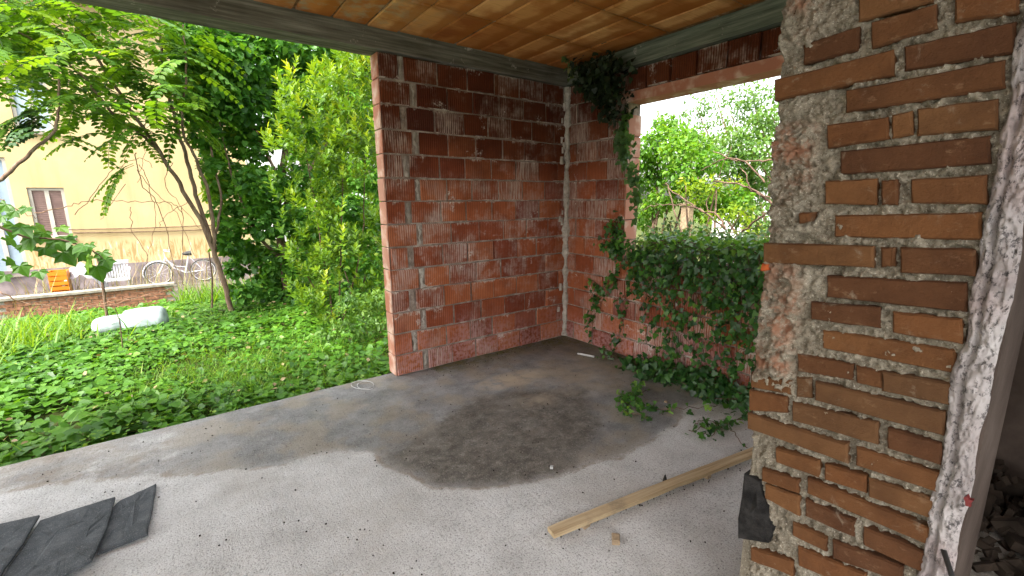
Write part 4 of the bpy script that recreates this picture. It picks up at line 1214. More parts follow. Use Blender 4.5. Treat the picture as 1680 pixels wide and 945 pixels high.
for q, r in [((330,55),.33),((372,60),.38),((345,105),.34),((400,100),.45),((455,70),.42),((505,85),.42),((555,95),.40),((600,120),.36),((350,150),.36),((395,165),.42),((440,150),.45),((500,150),.45),((560,170),.45),((330,180),.26),((372,210),.34),((410,235),.36),((470,215),.36),((530,230),.45),((590,220),.4),((385,285),.30),((430,300),.38),((480,300),.42),((540,300),.45),((395,330),.26),((440,360),.40),((500,370),.42),((560,370),.42),((400,410),.28),((450,430),.38),((500,440),.40),((430,470),.28),((480,490),.36),((380,375),.22),((350,300),.2),((340,270),.16),((420,60),.35),((540,60),.32),((480,40),.32),((610,70),.3),((308,95),.26),((312,140),.28),((318,185),.26),((335,225),.26),((352,255),.24),((350,320),.20),((368,350),.24),((372,400),.24),((385,440),.24),((400,480),.22),((300,70),.2)]:
    cl.append((at((q[0]+rr.uniform(-4, 4), q[1]), 1, TYd+rr.uniform(-.5, .5)), r*rr.uniform(.9, 1.1)))
tree_leaves('crown', cl, 21000, .098, (HEART[0]*np.array([.85,1,1]), HEART[1]), M['leaf_dense'], den, tuple(db), .35)

# --- tree filling in behind, so that only small gaps show the sky
bb_ = np.array([-.6, 8.2, float(gz(-.6, 8.2))])
bt = empty('back_tree', tuple(bb_), 'darker leafy tree standing behind the dense tree', 'tree')
limb('trunk', [bb_, bb_+np.array([.1, 0, 1.5]), bb_+np.array([-.1, .2, 3])], .1, .05, M['bark'], bt, 140)
cl = []
for q, r in [((420,120),.6),((480,140),.7),((550,140),.7),((600,200),.6),((520,240),.7),((450,330),.6),((520,350),.7),((590,330),.7),((560,420),.7),((480,430),.6),((600,440),.6),((640,150),.6),((650,300),.7),((640,420),.6),((500,190),.6),((470,200),.5),((560,250),.6),((620,240),.6),((650,370),.6),((620,500),.6),((540,500),.6),((460,490),.5),((590,90),.5)]:
    cl.append((at(q, 1, 8.0+rr.uniform(-.4, .4)), r))
tree_leaves('crown', cl, 6500, .16, HEART, M['leaf_dense'], bt, tuple(bb_), .4, .8, .12)

# --- laurel, upright yellow-green shoots, hard against the wall end
TYl = 2.5
lb = at((560, 545), 1, TYl); lb[2] = float(gz(lb[0], TYl))
lau = empty('laurel_shrub', tuple(lb), 'tall yellow green laurel shrub growing against the free end of the block wall', 'shrub')
for k, qs in enumerate(([(560,545),(540,430),(520,300),(500,170)], [(565,545),(570,400),(575,250),(585,110)], [(570,545),(600,430),(610,300),(605,190)], [(560,540),(520,470),(490,420)])):
    pts = pathY(qs, [TYl, TYl+.05, TYl+.1, TYl+.1]); pts[0][2] = lb[2]
    limb('stem', [p_+np.array([0, .30, 0]) for p_ in pts], .014, .004, M['twig'], lau, 150+k)
P, D, N, S, R = [], [], [], [], []
rr = random.Random(64)
env = [((470,190),(500,150)), ]
def lau_ok(x, y):
    top = np.interp(x, [430,455,480,500,530,560,590,640], [300,200,120,105,95,70,60,60])
    bot = np.interp(x, [430,455,480,520,560,640], [310,330,500,530,545,560])
    return top < y < bot
for k in range(1500):
    x, y = rr.uniform(430, 640), rr.uniform(60, 560)
    if float(fbm(np.array(x*.028), np.array(y*.022), 303, 2)) < .40: continue
    if not lau_ok(x, y) or (y > 250 and x < 480 and rr.random() < .7): continue
    if 250 < y < 380 and x < 520 and rr.random() < .6: continue
    yy = TYl+.25+rr.gauss(0, .38)
    p0 = Vector(at((x, y), 1, yy)); ax = Vector((rr.gauss(-.15, .35), rr.gauss(-.2, .35), 1)).normalized()
    L = rr.uniform(.10, .26); tone = rr.gauss(.38, .2) + (.25 if y < 260 and rr.random() < .35 else 0)
    for j in range(11):
        t = j/10; a = j*2.4; o1 = ax.orthogonal().normalized(); o2 = ax.cross(o1)
        out = o1*math.cos(a)+o2*math.sin(a)
        dd = (out*(1.1-.6*t)+ax*(.45+.7*t)).normalized()
        P.append((p0+ax*L*t)[:]); D.append(dd[:]); N.append((ax*.8-out*.5+Vector((0,0,.3)))[:]); S.append(.105*rr.uniform(.7, 1.25)*(1-.25*t)); R.append(tone*.8+.3*t+rr.uniform(-.1, .1))
leaves('crown', np.array(P), np.array(D), np.array(N), np.array(S), (OVAL[0]*np.array([.95,1,1]), OVAL[1]), M['leaf_laurel'], lau, tuple(lb), np.array(R))

# --- hazel understorey closing the gap beside the wall
hz = at((590, 545), 1, 4.0); hz[2] = float(gz(hz[0], 4.0))
haz = empty('hazel_bush', tuple(hz), 'mid green leafy bush low down behind the laurel', 'shrub')
for k, q in enumerate(((560, 430), (610, 400), (630, 460))): limb('stem', [hz, at(q, 1, 4.1)], .018, .006, M['twig'], haz, 165+k)
tree_leaves('crown', [(at(q, 1, 4.1+rr.uniform(-.25, .25)), r) for q, r in [((600,290),.34),((625,350),.34),((600,380),.36),((560,420),.36),((620,430),.36),((585,480),.36),((540,480),.34),((630,490),.34),((560,530),.26),((510,500),.28),((610,525),.26),((640,300),.3),((575,340),.3)]], 4600, .085, HEART, M['leaf_dense'], haz, tuple(hz), .4)
# --- low pale shrub at the wall foot
sb = at((600, 555), 1, 1.5); sb[2] = float(gz(sb[0], 1.5))
ls = empty('low_shrub', tuple(sb), 'low pale green leafy shrub at the foot of the wall end', 'shrub')
limb('stem', [sb, sb+np.array([.02, 0, .2]), sb+np.array([0, .02, .45])], .012, .005, M['twig'], ls, 170)
tree_leaves('crown', [(at(q, 1, 1.5+rr.uniform(-.15, .15)), r) for q, r in [((560,520),.16),((600,500),.18),((625,490),.16),((590,535),.16),((620,530),.14),((570,490),.14),((540,545),.12)]], 900, .06, OVAL, M['leaf_pale'], ls, tuple(sb), .3)

# --- vine with large leaves at the left: every leaf its own piece
vb = at((-90, 420), 1, 1.3); vb[2] = float(gz(vb[0], 1.3))
vine = empty('grape_vine', tuple(vb), 'grape vine shoot with large bright green leaves reaching in from the left', 'vine')
vq = [(-60,352),(-10,368),(40,388),(90,392),(130,402),(165,420),(178,440)]
vp = [vb, vb+np.array([.05,0,.5])] + pathY(vq, [1.3]*7)
limb('stem', vp, .012, .004, M['twig'], vine, 180, .004, 6)
def single_leaf(T, mat, name):
    tv, tf = T
    me = bpy.data.meshes.new(name); me.from_pydata(tv.tolist(), [], tf); me.update()
    a = me.attributes.new('rnd', 'FLOAT', 'POINT'); a.data.foreach_set('value', np.full(len(tv), random.uniform(.1, 1), np.float32))
    me.materials.append(mat); return me
GRAPE = (np.array([(0,.1,0),(.22,-.1,.02),(.5,-.02,-.02),(.42,.2,.06),(.62,.45,-.02),(.33,.55,.05),(.22,.75,.03),(0,1.05,-.08),(-.22,.75,.03),(-.33,.55,.05),(-.62,.45,-.02),(-.42,.2,.06),(-.5,-.02,-.02),(-.22,-.1,.02)]),
         [(0,i,i+1) for i in range(1, 13)])
vm = [single_leaf(GRAPE, M['leaf_vine'], 'leaf') for _ in range(6)]
def place_leaf(me_, p, d, nn, s, parent):
    d = Vector(d).normalized(); nn = Vector(nn); nn = (nn-d*nn.dot(d)).normalized(); sd_ = d.cross(nn)
    o = bpy.data.objects.new('leaf', me_); o.location = p
    o.rotation_euler = Matrix((sd_, d, nn)).transposed().to_euler(); o.scale = (s, s, s)
    return link(o, parent)
rr = random.Random(9)
for q, s in [((5,358),.13),((20,372),.15),((-15,380),.16),((10,395),.15),((35,378),.16),((40,405),.15),((55,392),.16),((70,385),.14),((75,410),.16),((90,398),.17),((98,418),.19),((110,395),.15),((120,408),.15),((130,420),.15),((142,408),.14),((150,425),.20),((160,440),.19),((168,418),.14),((176,430),.13),((60,375),.11),((100,378),.11),((125,392),.12),((25,350),.12),((48,345),.10),((15,340),.11),((150,405),.12),((30,440),.13),((12,455),.12),((60,450),.12),((5,430),.13)]:
    p = at((q[0]+rr.uniform(-4, 4), q[1]-6), 1, 1.3+rr.uniform(-.12, .12))
    place_leaf(rr.choice(vm), p, (rr.uniform(-.6, .6), rr.uniform(-.5, .1), -rr.uniform(.3, 1)), (rr.uniform(-.3, .3), -rr.uniform(.1, .7), rr.uniform(.5, 1)), s*.82, vine)

# --- thin dry vines and canes in front of the house
dv = empty('dry_climber', tuple(at((260, 500), 1, 6.2)), 'bare brown climber stems tangled in front of the yellow facade', 'climber')
for k, (qs, y, r) in enumerate([
 ([(60,350),(110,338),(150,330),(210,330),(280,334),(300,350)], 5.5, .007),
 ([(125,350),(160,310),(185,280),(230,260),(250,275)], 5.6, .006),
 ([(222,250),(232,300),(262,340),(285,430),(306,475)], 5.8, .008),
 ([(230,270),(245,310),(255,360),(240,430)], 6, .006),([(215,340),(218,380),(240,420),(235,450)], 6, .006),
 ([(298,340),(300,400),(298,440)], 6, .006),([(0,328),(40,350),(70,360)], 5.0, .007),
 ([(0,480),(60,500),(140,505),(220,490),(290,470)], 5.3, .008),([(130,505),(180,495),(250,485),(285,495)], 5.3, .006),([(225,280),(260,320),(290,350),(320,420)], 6.2, .006),
 ([(310,330),(270,355),(262,372)], 6, .005),([(205,300),(180,340),(165,360)], 6, .005),([(240,200),(236,260),(225,300)], 6, .005),([(285,265),(270,300),(300,340),(330,380)], 6, .006)]):
    limb('stem', pathY(qs, [y+.05*i for i in range(len(qs))]), r, r*.6, M['dry_vine'], dv, 200+k, .02, 5)
sk = at((163, 475), 1, 6.0)
tag(MB().tube([(sk[0]+.02, 6, float(gz(sk[0], 6))-.1), at((165,440), 1, 6.0), at((158, 415), 1, 6.0)], [.022, .02, .018], 7).build('garden_stake', M['twig'], None, (sk[0], 6, -.3)), 'dark garden stake standing below the vine leaves', 'stake')
sk = at((193, 560), 1, 3.0)
limb_o = limb('thin_cane', [np.array([sk[0]+.03, 3.0, float(gz(sk[0], 3))]), at((200,560),1,3.0), at((196,530),1,3.0), at((187,500),1,3.0)], .007, .004, M['twig'], None, 260, .004, 5)
tag(limb_o, 'thin dark cane rising from the ground cover before the white tank', 'cane')
sk = at((345, 500), 1, 5.6)
limb_o = limb('dead_stem', [np.array([sk[0], 5.6, float(gz(sk[0], 5.6))]), at((348,460),1,5.6), at((342,410),1,5.6)], .018, .010, M['twig'], None, 261, .004, 6)
tag(limb_o, 'short dark dead stem beside the leaning tree trunk', 'stem')

# ================================================================== GROUND COVER
def scatter(k, x0, x1, y0, y1): return RNG.uniform(x0, x1, k), RNG.uniform(y0, y1, k)
px, py, ps = [], [], []
for k, box, s in ((16500, (-7, -1.2, .125, 2.6), .060), (17000, (-9, .5, 2.6, 5.5), .072), (11000, (-12, 2, 5.5, 9.4), .09)):
    x, y = scatter(k, *box); px.append(x); py.append(y); ps.append(np.full(k, s))
px, py, ps = np.concatenate(px), np.concatenate(py), np.concatenate(ps)
dens = fbm(px*1.1+9, py*1.1+3, 44, 3); keep = RNG.random(len(px)) < np.clip((dens-.28)*5, .25, 1)
keep &= ~((px > -2.12) & (py < .30))
keep &= py < 8.95
patch = np.clip(1.3-np.hypot((px+2.9)/1.3, (py-1.35)/1.0)+.6*(fbm(px*2, py*2, 93, 3)-.5), 0, 1)
keep &= RNG.random(len(px)) > .72*patch
px, py, ps = px[keep], py[keep], ps[keep]; k = len(px)
hm = .05 + .16*fbm(px*1.7, py*1.7, 61, 3)
hm *= np.clip((py-.13)/.25, .45, 1)
pz = gz(px, py) + .03 + hm*RNG.random(k)**.5
tone = np.clip(.15 + .75*fbm(px*.9+5, py*.9+7, 12, 3) + RNG.normal(0, .17, k) - .1, 0, 1)
A = RNG.uniform(0, 2*np.pi, k)
D = np.stack([np.cos(A), np.sin(A), RNG.uniform(-.6, .15, k)], 1)
N = nrm(np.stack([RNG.normal(0, .33, k), RNG.normal(-.1, .33, k), np.ones(k)], 1))
S = ps*RNG.uniform(.6, 1.5, k)*(1+.35*(fbm(px*.8+20, py*.8, 71, 2)-.5)*2)
o = leaves('ground_cover', np.stack([px, py, pz], 1), D, N, S, HEART, M['leaf_cover'], None, (-4, 3, -.2), tone)
tag(o, 'thick carpet of bright green heart shaped leaves filling the garden', 'ground cover', kind='stuff')
x, y = scatter(9000, -6.5, -1.3, .16, 4.5)
kp = (fbm(x*1.3+70, y*1.3+20, 19, 3) > .5) & ~((x > -2.12) & (y < .30)); x, y = x[kp], y[kp]; k = len(x)
A = RNG.uniform(0, 2*np.pi, k)
D = np.stack([np.cos(A), np.sin(A), RNG.uniform(-.3, .5, k)], 1); N = nrm(np.stack([RNG.normal(0, .4, k), RNG.normal(0, .4, k), np.ones(k)], 1))
zc = gz(x, y) + .06 + .17*fbm(x*1.7, y*1.7, 61, 3)*RNG.random(k)**.4
tag(leaves('clover', np.stack([x, y, zc], 1), D, N, .032*RNG.uniform(.6, 1.4, k), OVAL2, M['leaf_lime'], None, (-4, 2, -.2), None), 'small light green weeds mixed into the ground cover near the slab', 'weeds', kind='stuff')
x, y = scatter(420, -6.5, -1.3, .16, 6.0); kp = ~((x > -2.12) & (y < .30)); x, y = x[kp], y[kp]; k = len(x)
A = RNG.uniform(0, 2*np.pi, k)
D = np.stack([np.cos(A), np.sin(A), RNG.uniform(-.3, .5, k)], 1); N = nrm(np.stack([RNG.normal(0, .5, k), RNG.normal(0, .5, k), np.ones(k)], 1))
tag(leaves('dead_leaves', np.stack([x, y, gz(x, y)+RNG.uniform(.06, .18, k)], 1), D, N, .055*RNG.uniform(.6, 1.4, k), OVAL2, M['straw'], None, (-4, 2, -.2), None), 'dry tan leaves lying among the ground cover', 'dead leaves', kind='stuff')
# grass and weeds through it
x, y = scatter(12000, -8, 1, .2, 8.5)
d1 = fbm(x*.8+3, y*.8+50, 88, 3); kp = (RNG.random(len(x)) < np.clip((d1-.45)*7, .04, 1)) & ~((x > -2.12) & (y < .30)); x, y = x[kp], y[kp]; k = len(x)
A = RNG.uniform(0, 2*np.pi, k); lean = RNG.uniform(.15, .7, k)
D = np.stack([np.cos(A)*lean, np.sin(A)*lean, np.ones(k)], 1); N = np.stack([np.cos(A), np.sin(A), -lean], 1)
S = RNG.uniform(.12, .30, k)
tag(leaves('grass', np.stack([x, y, gz(x, y)], 1), D, N, S, BLADE, M['grass'], None, (-4, 3, -.2), None, 'stuff', np.full(k, .045)), 'fine light green grass growing through the ground cover', 'grass', kind='stuff')
x, y = scatter(9000, -4.2, -1.5, .2, 2.6)
pt = np.clip(1.3-np.hypot((x+2.9)/1.3, (y-1.35)/1.0)+.6*(fbm(x*2, y*2, 93, 3)-.5), 0, 1)
kp = (RNG.random(len(x)) < pt) & ~((x > -2.12) & (y < .30)); x, y = x[kp], y[kp]; k = len(x)
A = RNG.uniform(0, 2*np.pi, k); lean = RNG.uniform(.2, 1.0, k)
D = np.stack([np.cos(A)*lean, np.sin(A)*lean, np.ones(k)], 1); N = np.stack([np.cos(A), np.sin(A), -lean], 1)
tag(leaves('short_grass', np.stack([x, y, gz(x, y)], 1), D, N, RNG.uniform(.12, .26, k), BLADE, M['grass'], None, (-3, 1.3, -.2), None, 'stuff', np.full(k, .035)), 'patch of short light green grass beside the slab near the block wall', 'grass', kind='stuff')
# tall weeds on the left
P0 = []
rr = random.Random(15)
tw = at((50, 520), 1, 4.2)
x = RNG.normal(tw[0]-.35, .42, 800); y = RNG.normal(4.6, .7, 800); k = 800
A = RNG.uniform(0, 2*np.pi, k); lean = RNG.uniform(.1, .9, k)
D = np.stack([np.cos(A)*lean, np.sin(A)*lean, np.ones(k)], 1); N = np.stack([np.cos(A), np.sin(A), -lean], 1)
tag(leaves('tall_grass', np.stack([x, y, gz(x, y)], 1), D, N, RNG.uniform(.25, .62, k), BLADE, M['grass'], None, (-5.5, 5, -.3), None, 'stuff', np.full(k, .04)), 'tall arching weeds at the left of the garden below the vine', 'weeds', kind='stuff')
x = RNG.uniform(-3.75, -1.8, 900); y = RNG.normal(8.0, .6, 900); k = 900
A = RNG.uniform(0, 2*np.pi, k); lean = RNG.uniform(.1, .6, k)
D = np.stack([np.cos(A)*lean, np.sin(A)*lean, np.ones(k)], 1); N = np.stack([np.cos(A), np.sin(A), -lean], 1)
tag(leaves('tall_grass', np.stack([x, y, gz(x, y)], 1), D, N, RNG.uniform(.3, .7, k), BLADE, M['grass'], None, (-3, 7, -.4), None, 'stuff', np.full(k, .04)), 'pale upright grass behind the leaning tree trunk', 'weeds', kind='stuff')

x = RNG.uniform(-6.5, -1.8, 420); y = RNG.normal(10.2, .5, 420); k = 420
A = RNG.uniform(0, 2*np.pi, k); lean = RNG.uniform(.05, .35, k)
D = np.stack([np.cos(A)*lean, np.sin(A)*lean, np.ones(k)], 1); N = np.stack([np.cos(A), np.sin(A), -lean], 1)
tag(leaves('dry_stalks', np.stack([x, y, np.full(k, -.72)], 1), D, N, RNG.uniform(.5, 1.25, k), BLADE, M['straw'], None, (-4, 10.2, -.7), None, 'stuff', np.full(k, .012)), 'dry straw coloured stalks standing in the yard behind the low wall', 'stalks', kind='stuff')
# ================================================================== OUTSIDE THE OPENING
def bush(name, label, cat, base, cl, count, size, T, mat, droop=.4, stems=3, seed=1):
    base = np.array(base, float); o = empty(name, tuple(base), label, cat)
    rr = random.Random(seed)
    for k in range(stems):
        c = np.array(cl[rr.randrange(len(cl))][0])
        limb('stem', [base+np.array([rr.uniform(-.1, .1), rr.uniform(-.1, .1), 0]), base*.5+c*.5+np.array([rr.uniform(-.15, .15), rr.uniform(-.15, .15), 0]), c], .03, .008, M['twig'], o, seed*7+k)
    tree_leaves('crown', cl, count, size, T, mat, o, tuple(base), droop)
    return o
def cx(qs, x, j=.4, seed=3):
    rr = random.Random(seed); return [(at(q, 0, x+rr.uniform(-j, j)), r) for q, r in qs]
ZG = -.15
bush('lime_shrub', 'bright lime green shrub filling the left of the wall opening', 'shrub', (3.2, 1.2, ZG),
     cx([((1065,240),.28),((1060,290),.3),((1090,230),.28),((1085,275),.3),((1070,335),.3),((1110,250),.3),((1120,285),.28),((1140,240),.25),((1095,320),.26),((1050,260),.26),((1055,360),.24),((1135,300),.22),((1110,215),.2),((1160,320),.24),((1130,225),.2),((1165,265),.22),((1095,200),.16),((1185,330),.24),((1150,345),.22),((1210,320),.22),((1080,200),.12)], 3.2), 6200, .085, OVAL, M['leaf_lime'], .5, 5, 1)
bush('pale_shrub', 'pale green fine leaved shrub at the right of the wall opening', 'shrub', (4.2, -1.4, ZG),
     cx([((1230,240),.3),((1250,210),.3),((1215,270),.28),((1250,280),.34),((1185,250),.26),((1200,225),.22),((1260,250),.3),((1240,320),.34),((1215,350),.3),((1255,360),.3),((1180,290),.2),((1265,190),.25),((1160,235),.22),((1190,340),.26),((1150,270),.22),((1200,270),.24),((1225,300),.26)], 4.2), 5600, .07, OVAL, M['leaf_pale'], .4, 5, 2)
bush('airy_tree', 'thin airy branches with sparse leaves against the white sky', 'tree', (6.0, .2, ZG),
     cx([((1140,175),.3),((1160,195),.3),((1175,160),.3),((1120,195),.22),((1200,190),.36),((1215,165),.3),((1235,150),.4),((1190,215),.25),((1255,165),.35),((1150,215),.25),((1105,205),.14),((1230,185),.3),((1080,185),.1),((1240,215),.36),((1215,240),.3),((1175,235),.26)], 6.0), 2700, .07, OVAL, M['leaf_pale'], .5, 9, 3)
bush('yellow_shrub', 'yellow green broad leaved shrub in the middle of the opening', 'shrub', (2.4, -.2, ZG),
     cx([((1125,305),.16),((1140,320),.18),((1160,300),.14),((1175,310),.12),((1215,345),.16),((1195,350),.14),((1165,355),.12),((1205,300),.1),((1230,375),.16)], 2.4, .3), 620, .06, OVAL, M['leaf_yellow'], .3, 4, 4)
bush('bramble', 'dark tangled bramble behind the ivy covered sill', 'shrub', (1.3, -.6, ZG),
     cx([((1080,388),.16),((1110,395),.16),((1140,385),.16),((1170,392),.16),((1200,398),.18),((1230,400),.18),((1100,365),.10),((1150,400),.22),((1190,405),.2),((1060,395),.15),((1250,385),.2)], 1.5, .3), 1500, .06, OVAL, M['leaf_brush'], .2, 6, 5)
br = empty('bare_branches', (1.6, -.6, ZG), 'dark bare branches arching across the opening above the ivy', 'branch')
for k, (qs, x, r) in enumerate([
 ([(1130,430),(1098,312),(1092,305)], 1.6, .012),([(1190,375),(1175,352),(1150,345),(1120,325),(1094,308)], 1.6, .014),([(1192,378),(1150,344),(1110,336),(1070,338),(1055,345)], 1.7, .010),
 ([(1270,335),(1240,315),(1210,302),(1170,298)], 1.9, .016),([(1262,325),(1232,308),(1222,285),(1215,275)], 1.9, .010),([(1255,300),(1215,262),(1180,264),(1150,280)], 2.2, .012),([(1275,262),(1230,265),(1205,262),(1170,248)], 2.2, .012),
 ([(1255,350),(1225,375),(1200,395),(1185,410)], 1.5, .012),([(1075,410),(1070,380),(1062,370)], 1.3, .010),([(1130,410),(1160,385),(1210,380),(1250,370)], 1.4, .008),([(1165,355),(1160,330),(1175,300),(1200,240)], 2.3, .008)]):
    limb('branch', [at(q, 0, x+.05*i) for i, q in enumerate(qs)], r, r*.45, M['twig'], br, 300+k, .012, 6)
# grey shed and post beyond
sh = empty('pale_shed', (9.5, -1.6, -.2), 'pale grey shed roof seen beyond the shrubs at right of the opening', 'shed')
a, b = at((1175, 285), 0, 8.5), at((1275, 285), 0, 8.5)
zt = float(at((1220, 278), 0, 8.5)[2])
MB().box((8.5, b[1]-1.5, -.4), (12, a[1], zt-.25)).build('wall', M['white_wall'], sh, (9.5, -2, -.4))
MB().add([(8.2, b[1]-1.7, zt-.245), (8.2, a[1]+.2, zt-.245), (12.3, a[1]+.2, zt+.15), (12.3, b[1]-1.7, zt+.15), (8.2, b[1]-1.7, zt-.17), (8.2, a[1]+.2, zt-.17), (12.3, a[1]+.2, zt+.22), (12.3, b[1]-1.7, zt+.22)], [(3,2,1,0),(4,5,6,7),(0,1,5,4),(1,2,6,5),(2,3,7,6),(3,0,4,7)]).build('roof', M['grey_roof'], sh, (10, -2, zt))
pp = at((1124, 400), 0, 2.9)
pw = empty('wooden_post', (pp[0], pp[1], ZG), 'weathered brown post behind the bramble', 'post')
MB().box((pp[0]-.06, pp[1]-.07, ZG-.05), (pp[0]+.06, pp[1]+.07, float(at((1124, 338), 0, 2.9)[2]))).build('shaft', M['chip'], pw, (pp[0], pp[1], ZG))
MB().box((pp[0]-.08, pp[1]-.09, float(at((1124, 338), 0, 2.9)[2])+.002), (pp[0]+.08, pp[1]+.09, float(at((1124, 338), 0, 2.9)[2])+.04)).build('cap', M['chip'], pw, (pp[0], pp[1], 1.5))

# ================================================================== IVY
def ivy(name, label, strands, per, size, mat, base, spread=.03, n_single=0, out=(-1, 0, 0), tone0=0., extra=None, leaf_T=IVY):
    o = empty(name, base, label, 'ivy', 'ivy growing over the masonry')
    st = MB(); P, D, N, S, R = [], [], [], [], []
    rr = random.Random(len(strands)*13+int(abs(base[1])*100))
    outv = Vector(out)
    for s_ in strands:
        if isinstance(s_, tuple): s_, outv = s_[0], Vector(s_[1])
        else: outv = Vector(out)
        w = wobble(s_, .012, rr.randrange(9999), 5); st.tube(w, .0028, 4, False)
        L = sum((w[i+1]-w[i]).length for i in range(len(w)-1)); k = max(2, int(L*per))
        for j in range(k):
            t = rr.random()*(len(w)-1); i = int(t); p = w[i].lerp(w[min(i+1, len(w)-1)], t-i)
            p = p + Vector((rr.gauss(0, spread), rr.gauss(0, spread), rr.gauss(0, spread))) + outv*abs(rr.gauss(0, spread*.8))
            P.append(p[:]); D.append((rr.gauss(0, .5)+outv.x*.3, rr.gauss(0, .5)+outv.y*.3, -.8+rr.gauss(0, .3)+outv.z*.3))
            N.append((outv + Vector((rr.gauss(0, .4), rr.gauss(0, .4), .45+rr.gauss(0, .35))))[:]); S.append(size*rr.uniform(.55, 1.3)); R.append(rr.gauss(.45, .22)+tone0+(.38 if outv.z > .9 else 0))  # upward sill leaves get a lighter tone, painting in the sky light
    if extra is not None:
        p2, d2, n2_, s2, r2 = extra
        P += list(map(tuple, p2)); D += list(map(tuple, d2)); N += list(map(tuple, n2_)); S += list(s2); R += list(r2)
    P, D, N, S, R = map(np.array, (P, D, N, S, R))
    # the largest leaves as pieces of their own
    idx = np.argsort(-S); big, rest = idx[:n_single], idx[n_single:]
    ms = []
    if n_single:
        for q in range(5):
            me_ = single_leaf(leaf_T, mat, 'leaf'); me_.attributes['rnd'].data.foreach_set('value', np.full(len(leaf_T[0]), .15+.2*q, np.float32)); ms.append(me_)
        for i in big: place_leaf(ms[int(np.clip(R[i], 0, .99)*5)], P[i], D[i], N[i], float(S[i]), o)
    leaves('foliage', P[rest], D[rest], N[rest], S[rest], leaf_T, mat, o, base, R[rest])
    st.build('stems', M['twig'], o, base)
    return o
rr = random.Random(404)
# sill ivy: mound on the sill and a curtain down to the floor
str_ = []
def wall_pt(q, off): return at(q, 0, -off)
drop = [(1035,470),(1050,500),(1062,560),(1078,600),(1090,660),(1100,640),(1112,600),(1125,575),(1140,600),(1150,620),(1165,560),(1180,640),(1190,660),(1200,650),(1212,640),(1222,665),(1235,660),(1245,670),(1255,660),(1265,660),(1172,600),(1206,560),(1228,600),(1105,560),(1085,540),(1160,500),(1135,480),(1195,520),(1215,560),(1245,600)]
for x, yb in drop[:30]:
    if rr.random() < .22: continue
    y0 = 412+rr.uniform(-4, 8); off = rr.uniform(.03, .12); n_ = 6
    str_.append([wall_pt((x+rr.uniform(-8, 8)*t - (x-1150)*.03*t, y0+(yb-y0)*t), off*(1-.4*t)+.02) for t in np.linspace(0, 1, n_)])
for k in range(115):                                    # runs along the sill
    xa = rr.uniform(1040, 1250); xb = xa+rr.uniform(30, 70); off = rr.uniform(-.36, .07)
    a, b = at((xa, 415), 0, -off), at((xb, 415), 0, -off); a[2] = b[2] = SILL+.03+rr.uniform(0, .11)
    str_.append(([a, (a+b)/2+np.array([0, 0, rr.uniform(.0, .07)]), b], (-.35, 0, 1.0)))
for k in range(42):                                    # short fringe over the sill edge
    xa = rr.uniform(1040, 1265); a = at((xa, 415), 0, -.04); L = rr.uniform(.10, .34)
    str_.append([(-.02-rr.random()*.08, a[1], SILL+.06), (-.08-rr.random()*.07, a[1]+rr.uniform(-.04, .04), SILL-.3*L), (-.06-rr.random()*.05, a[1]+rr.uniform(-.06, .06), SILL-L)])
for k in range(12):                                    # up the left jamb of the opening
    y = -YO+rr.uniform(-.05, .14); z0 = rr.uniform(1.05, 1.3)
    str_.append([(-.02, y, z0-.15), (-.03, y+rr.uniform(-.05, .05), z0+.0), (-.03, y+rr.uniform(-.06, .06), z0+.13)])
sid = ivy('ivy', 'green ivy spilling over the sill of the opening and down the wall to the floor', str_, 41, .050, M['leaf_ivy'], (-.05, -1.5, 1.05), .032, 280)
# ivy at the wall foot
str_ = []
for k in range(34):
    t = rr.random(); a = at((1000+250*t, 575+95*t), 0, -.04); z = abs(rr.gauss(0, .06))
    str_.append([(-.03-rr.random()*.18, a[1]+rr.uniform(-.1, .1), .02+z), (-.06-rr.random()*.2, a[1]+rr.uniform(-.2, .2), .03+z), (-.10-rr.random()*.22, a[1]+rr.uniform(-.25, .25), .02)])
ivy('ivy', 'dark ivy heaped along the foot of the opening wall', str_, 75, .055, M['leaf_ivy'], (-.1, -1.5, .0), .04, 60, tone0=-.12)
# sprig of ivy up the wall left of the opening
str_ = [[at(q, 0, -.02) for q in qs] for qs in ([(968,560),(972,520),(976,490),(985,470)], [(965,530),(985,500),(1000,470),(1010,450)], [(985,400),(1010,395),(1035,400),(1050,410)], [(1000,470),(1015,440),(1040,425),(1050,415)], [(975,500),(980,470),(970,460)], [(1010,570),(1020,530),(1025,490),(1040,470)])]
ivy('ivy', 'sparse ivy strands climbing the blocks between corner and opening', str_, 60, .05, M['leaf_ivy'], (-.02, -.5, .3), .03, 40)
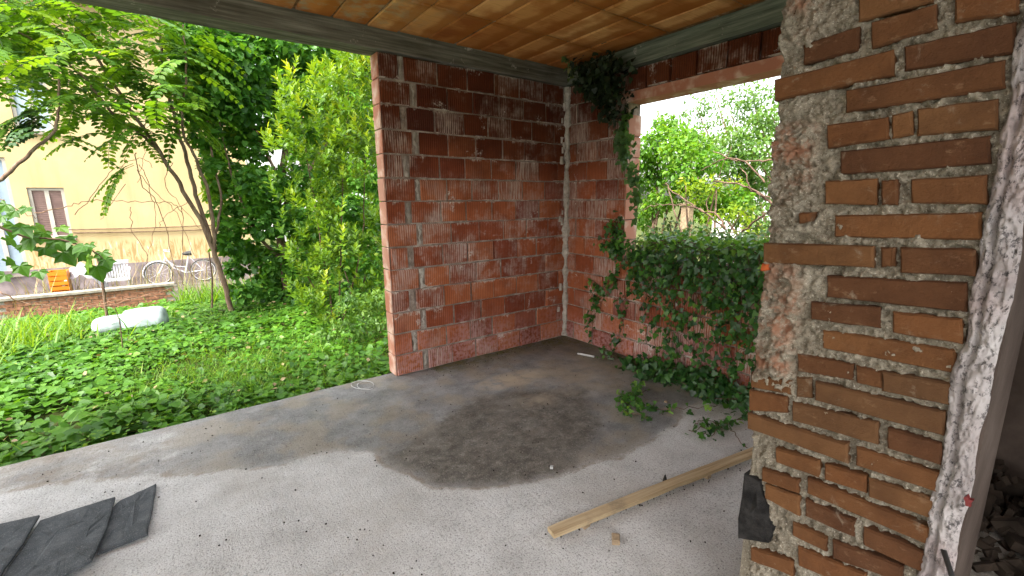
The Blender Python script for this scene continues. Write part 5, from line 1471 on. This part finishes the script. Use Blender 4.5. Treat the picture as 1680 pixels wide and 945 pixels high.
# dark clump under the ceiling
str_ = []
for k in range(24):
    y = -.58+rr.gauss(0, .11); z = 2.85+rr.uniform(-.10, .03)
    L = rr.uniform(.1, .5)*(1.0 if y < -.55 else .6)
    str_.append([(-.08-rr.random()*.16, y, z), (-.09-rr.random()*.12, y-.04, z-L*.5), (-.05-rr.random()*.05, y-.10, z-L)])
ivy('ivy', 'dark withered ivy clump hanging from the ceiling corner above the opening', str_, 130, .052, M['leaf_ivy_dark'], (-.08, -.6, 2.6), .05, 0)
sp_ = [[(-.25, -.48, 2.86), (-.32, -.42, 2.87), (-.36, -.38, 2.90), (-.37, -.36, 2.93)], [(-.33, -.41, 2.88), (-.34, -.42, 2.80), (-.34, -.43, 2.74)]]
ivy('ivy', 'small green sprig poking out from the dark clump against the ceiling', sp_, 45, .05, M['leaf_brush'], (-.3, -.42, 2.8), .02, 6)
# strand down the jamb
str_ = [[at(q, 0, -.03) for q in qs] for qs in ([(1030,180),(1026,210),(1024,240),(1030,270),(1040,300)], [(1022,205),(1018,230),(1022,255)], [(1035,225),(1032,260),(1042,290),(1044,320)], [(1028,200),(1020,225),(1030,250)], [(1040,270),(1044,300),(1046,340),(1044,370)], [(1015,215),(1020,238),(1028,262)])]
ivy('ivy', 'grey green ivy strand hanging down the left jamb of the opening', str_, 75, .058, M['leaf_teal'], (-.03, -.8, 2.0), .025, 40, tone0=.3)
# runners on the floor
def floor_ivy(label, qs, per, size, tone):
    str_ = [[at(q, 2, .02+.015*(i % 2)) for i, q in enumerate(s)] for s in qs]
    ivy('ivy', label, str_, per, size, M['leaf_ivy'], tuple(at(qs[0][0], 2, 0.)), .022, 30, out=(-.2, -.2, .8), tone0=tone)
floor_ivy('ivy runner creeping over the damp floor below the opening', [[(1180,665),(1120,670),(1060,668),(1030,655),(1015,645)], [(1040,640),(1028,655),(1020,668),(1030,678)], [(1030,676),(1050,682),(1070,686)], [(1050,632),(1035,648),(1015,660)], [(1060,640),(1040,650),(1025,662)]], 70, .045, .2)
floor_ivy('ivy sprig lying on dry concrete beside the pier', [[(1228,678),(1200,692),(1165,700),(1130,706)], [(1190,690),(1170,712),(1150,714)], [(1180,695),(1160,690),(1140,695)]], 60, .042, .05)
floor_ivy('bare ivy stem trailing over the plank end beside the pier', [[(1230,690),(1205,690),(1188,695)], [(1196,700),(1210,720),(1226,735)]], 9, .035, -.1)
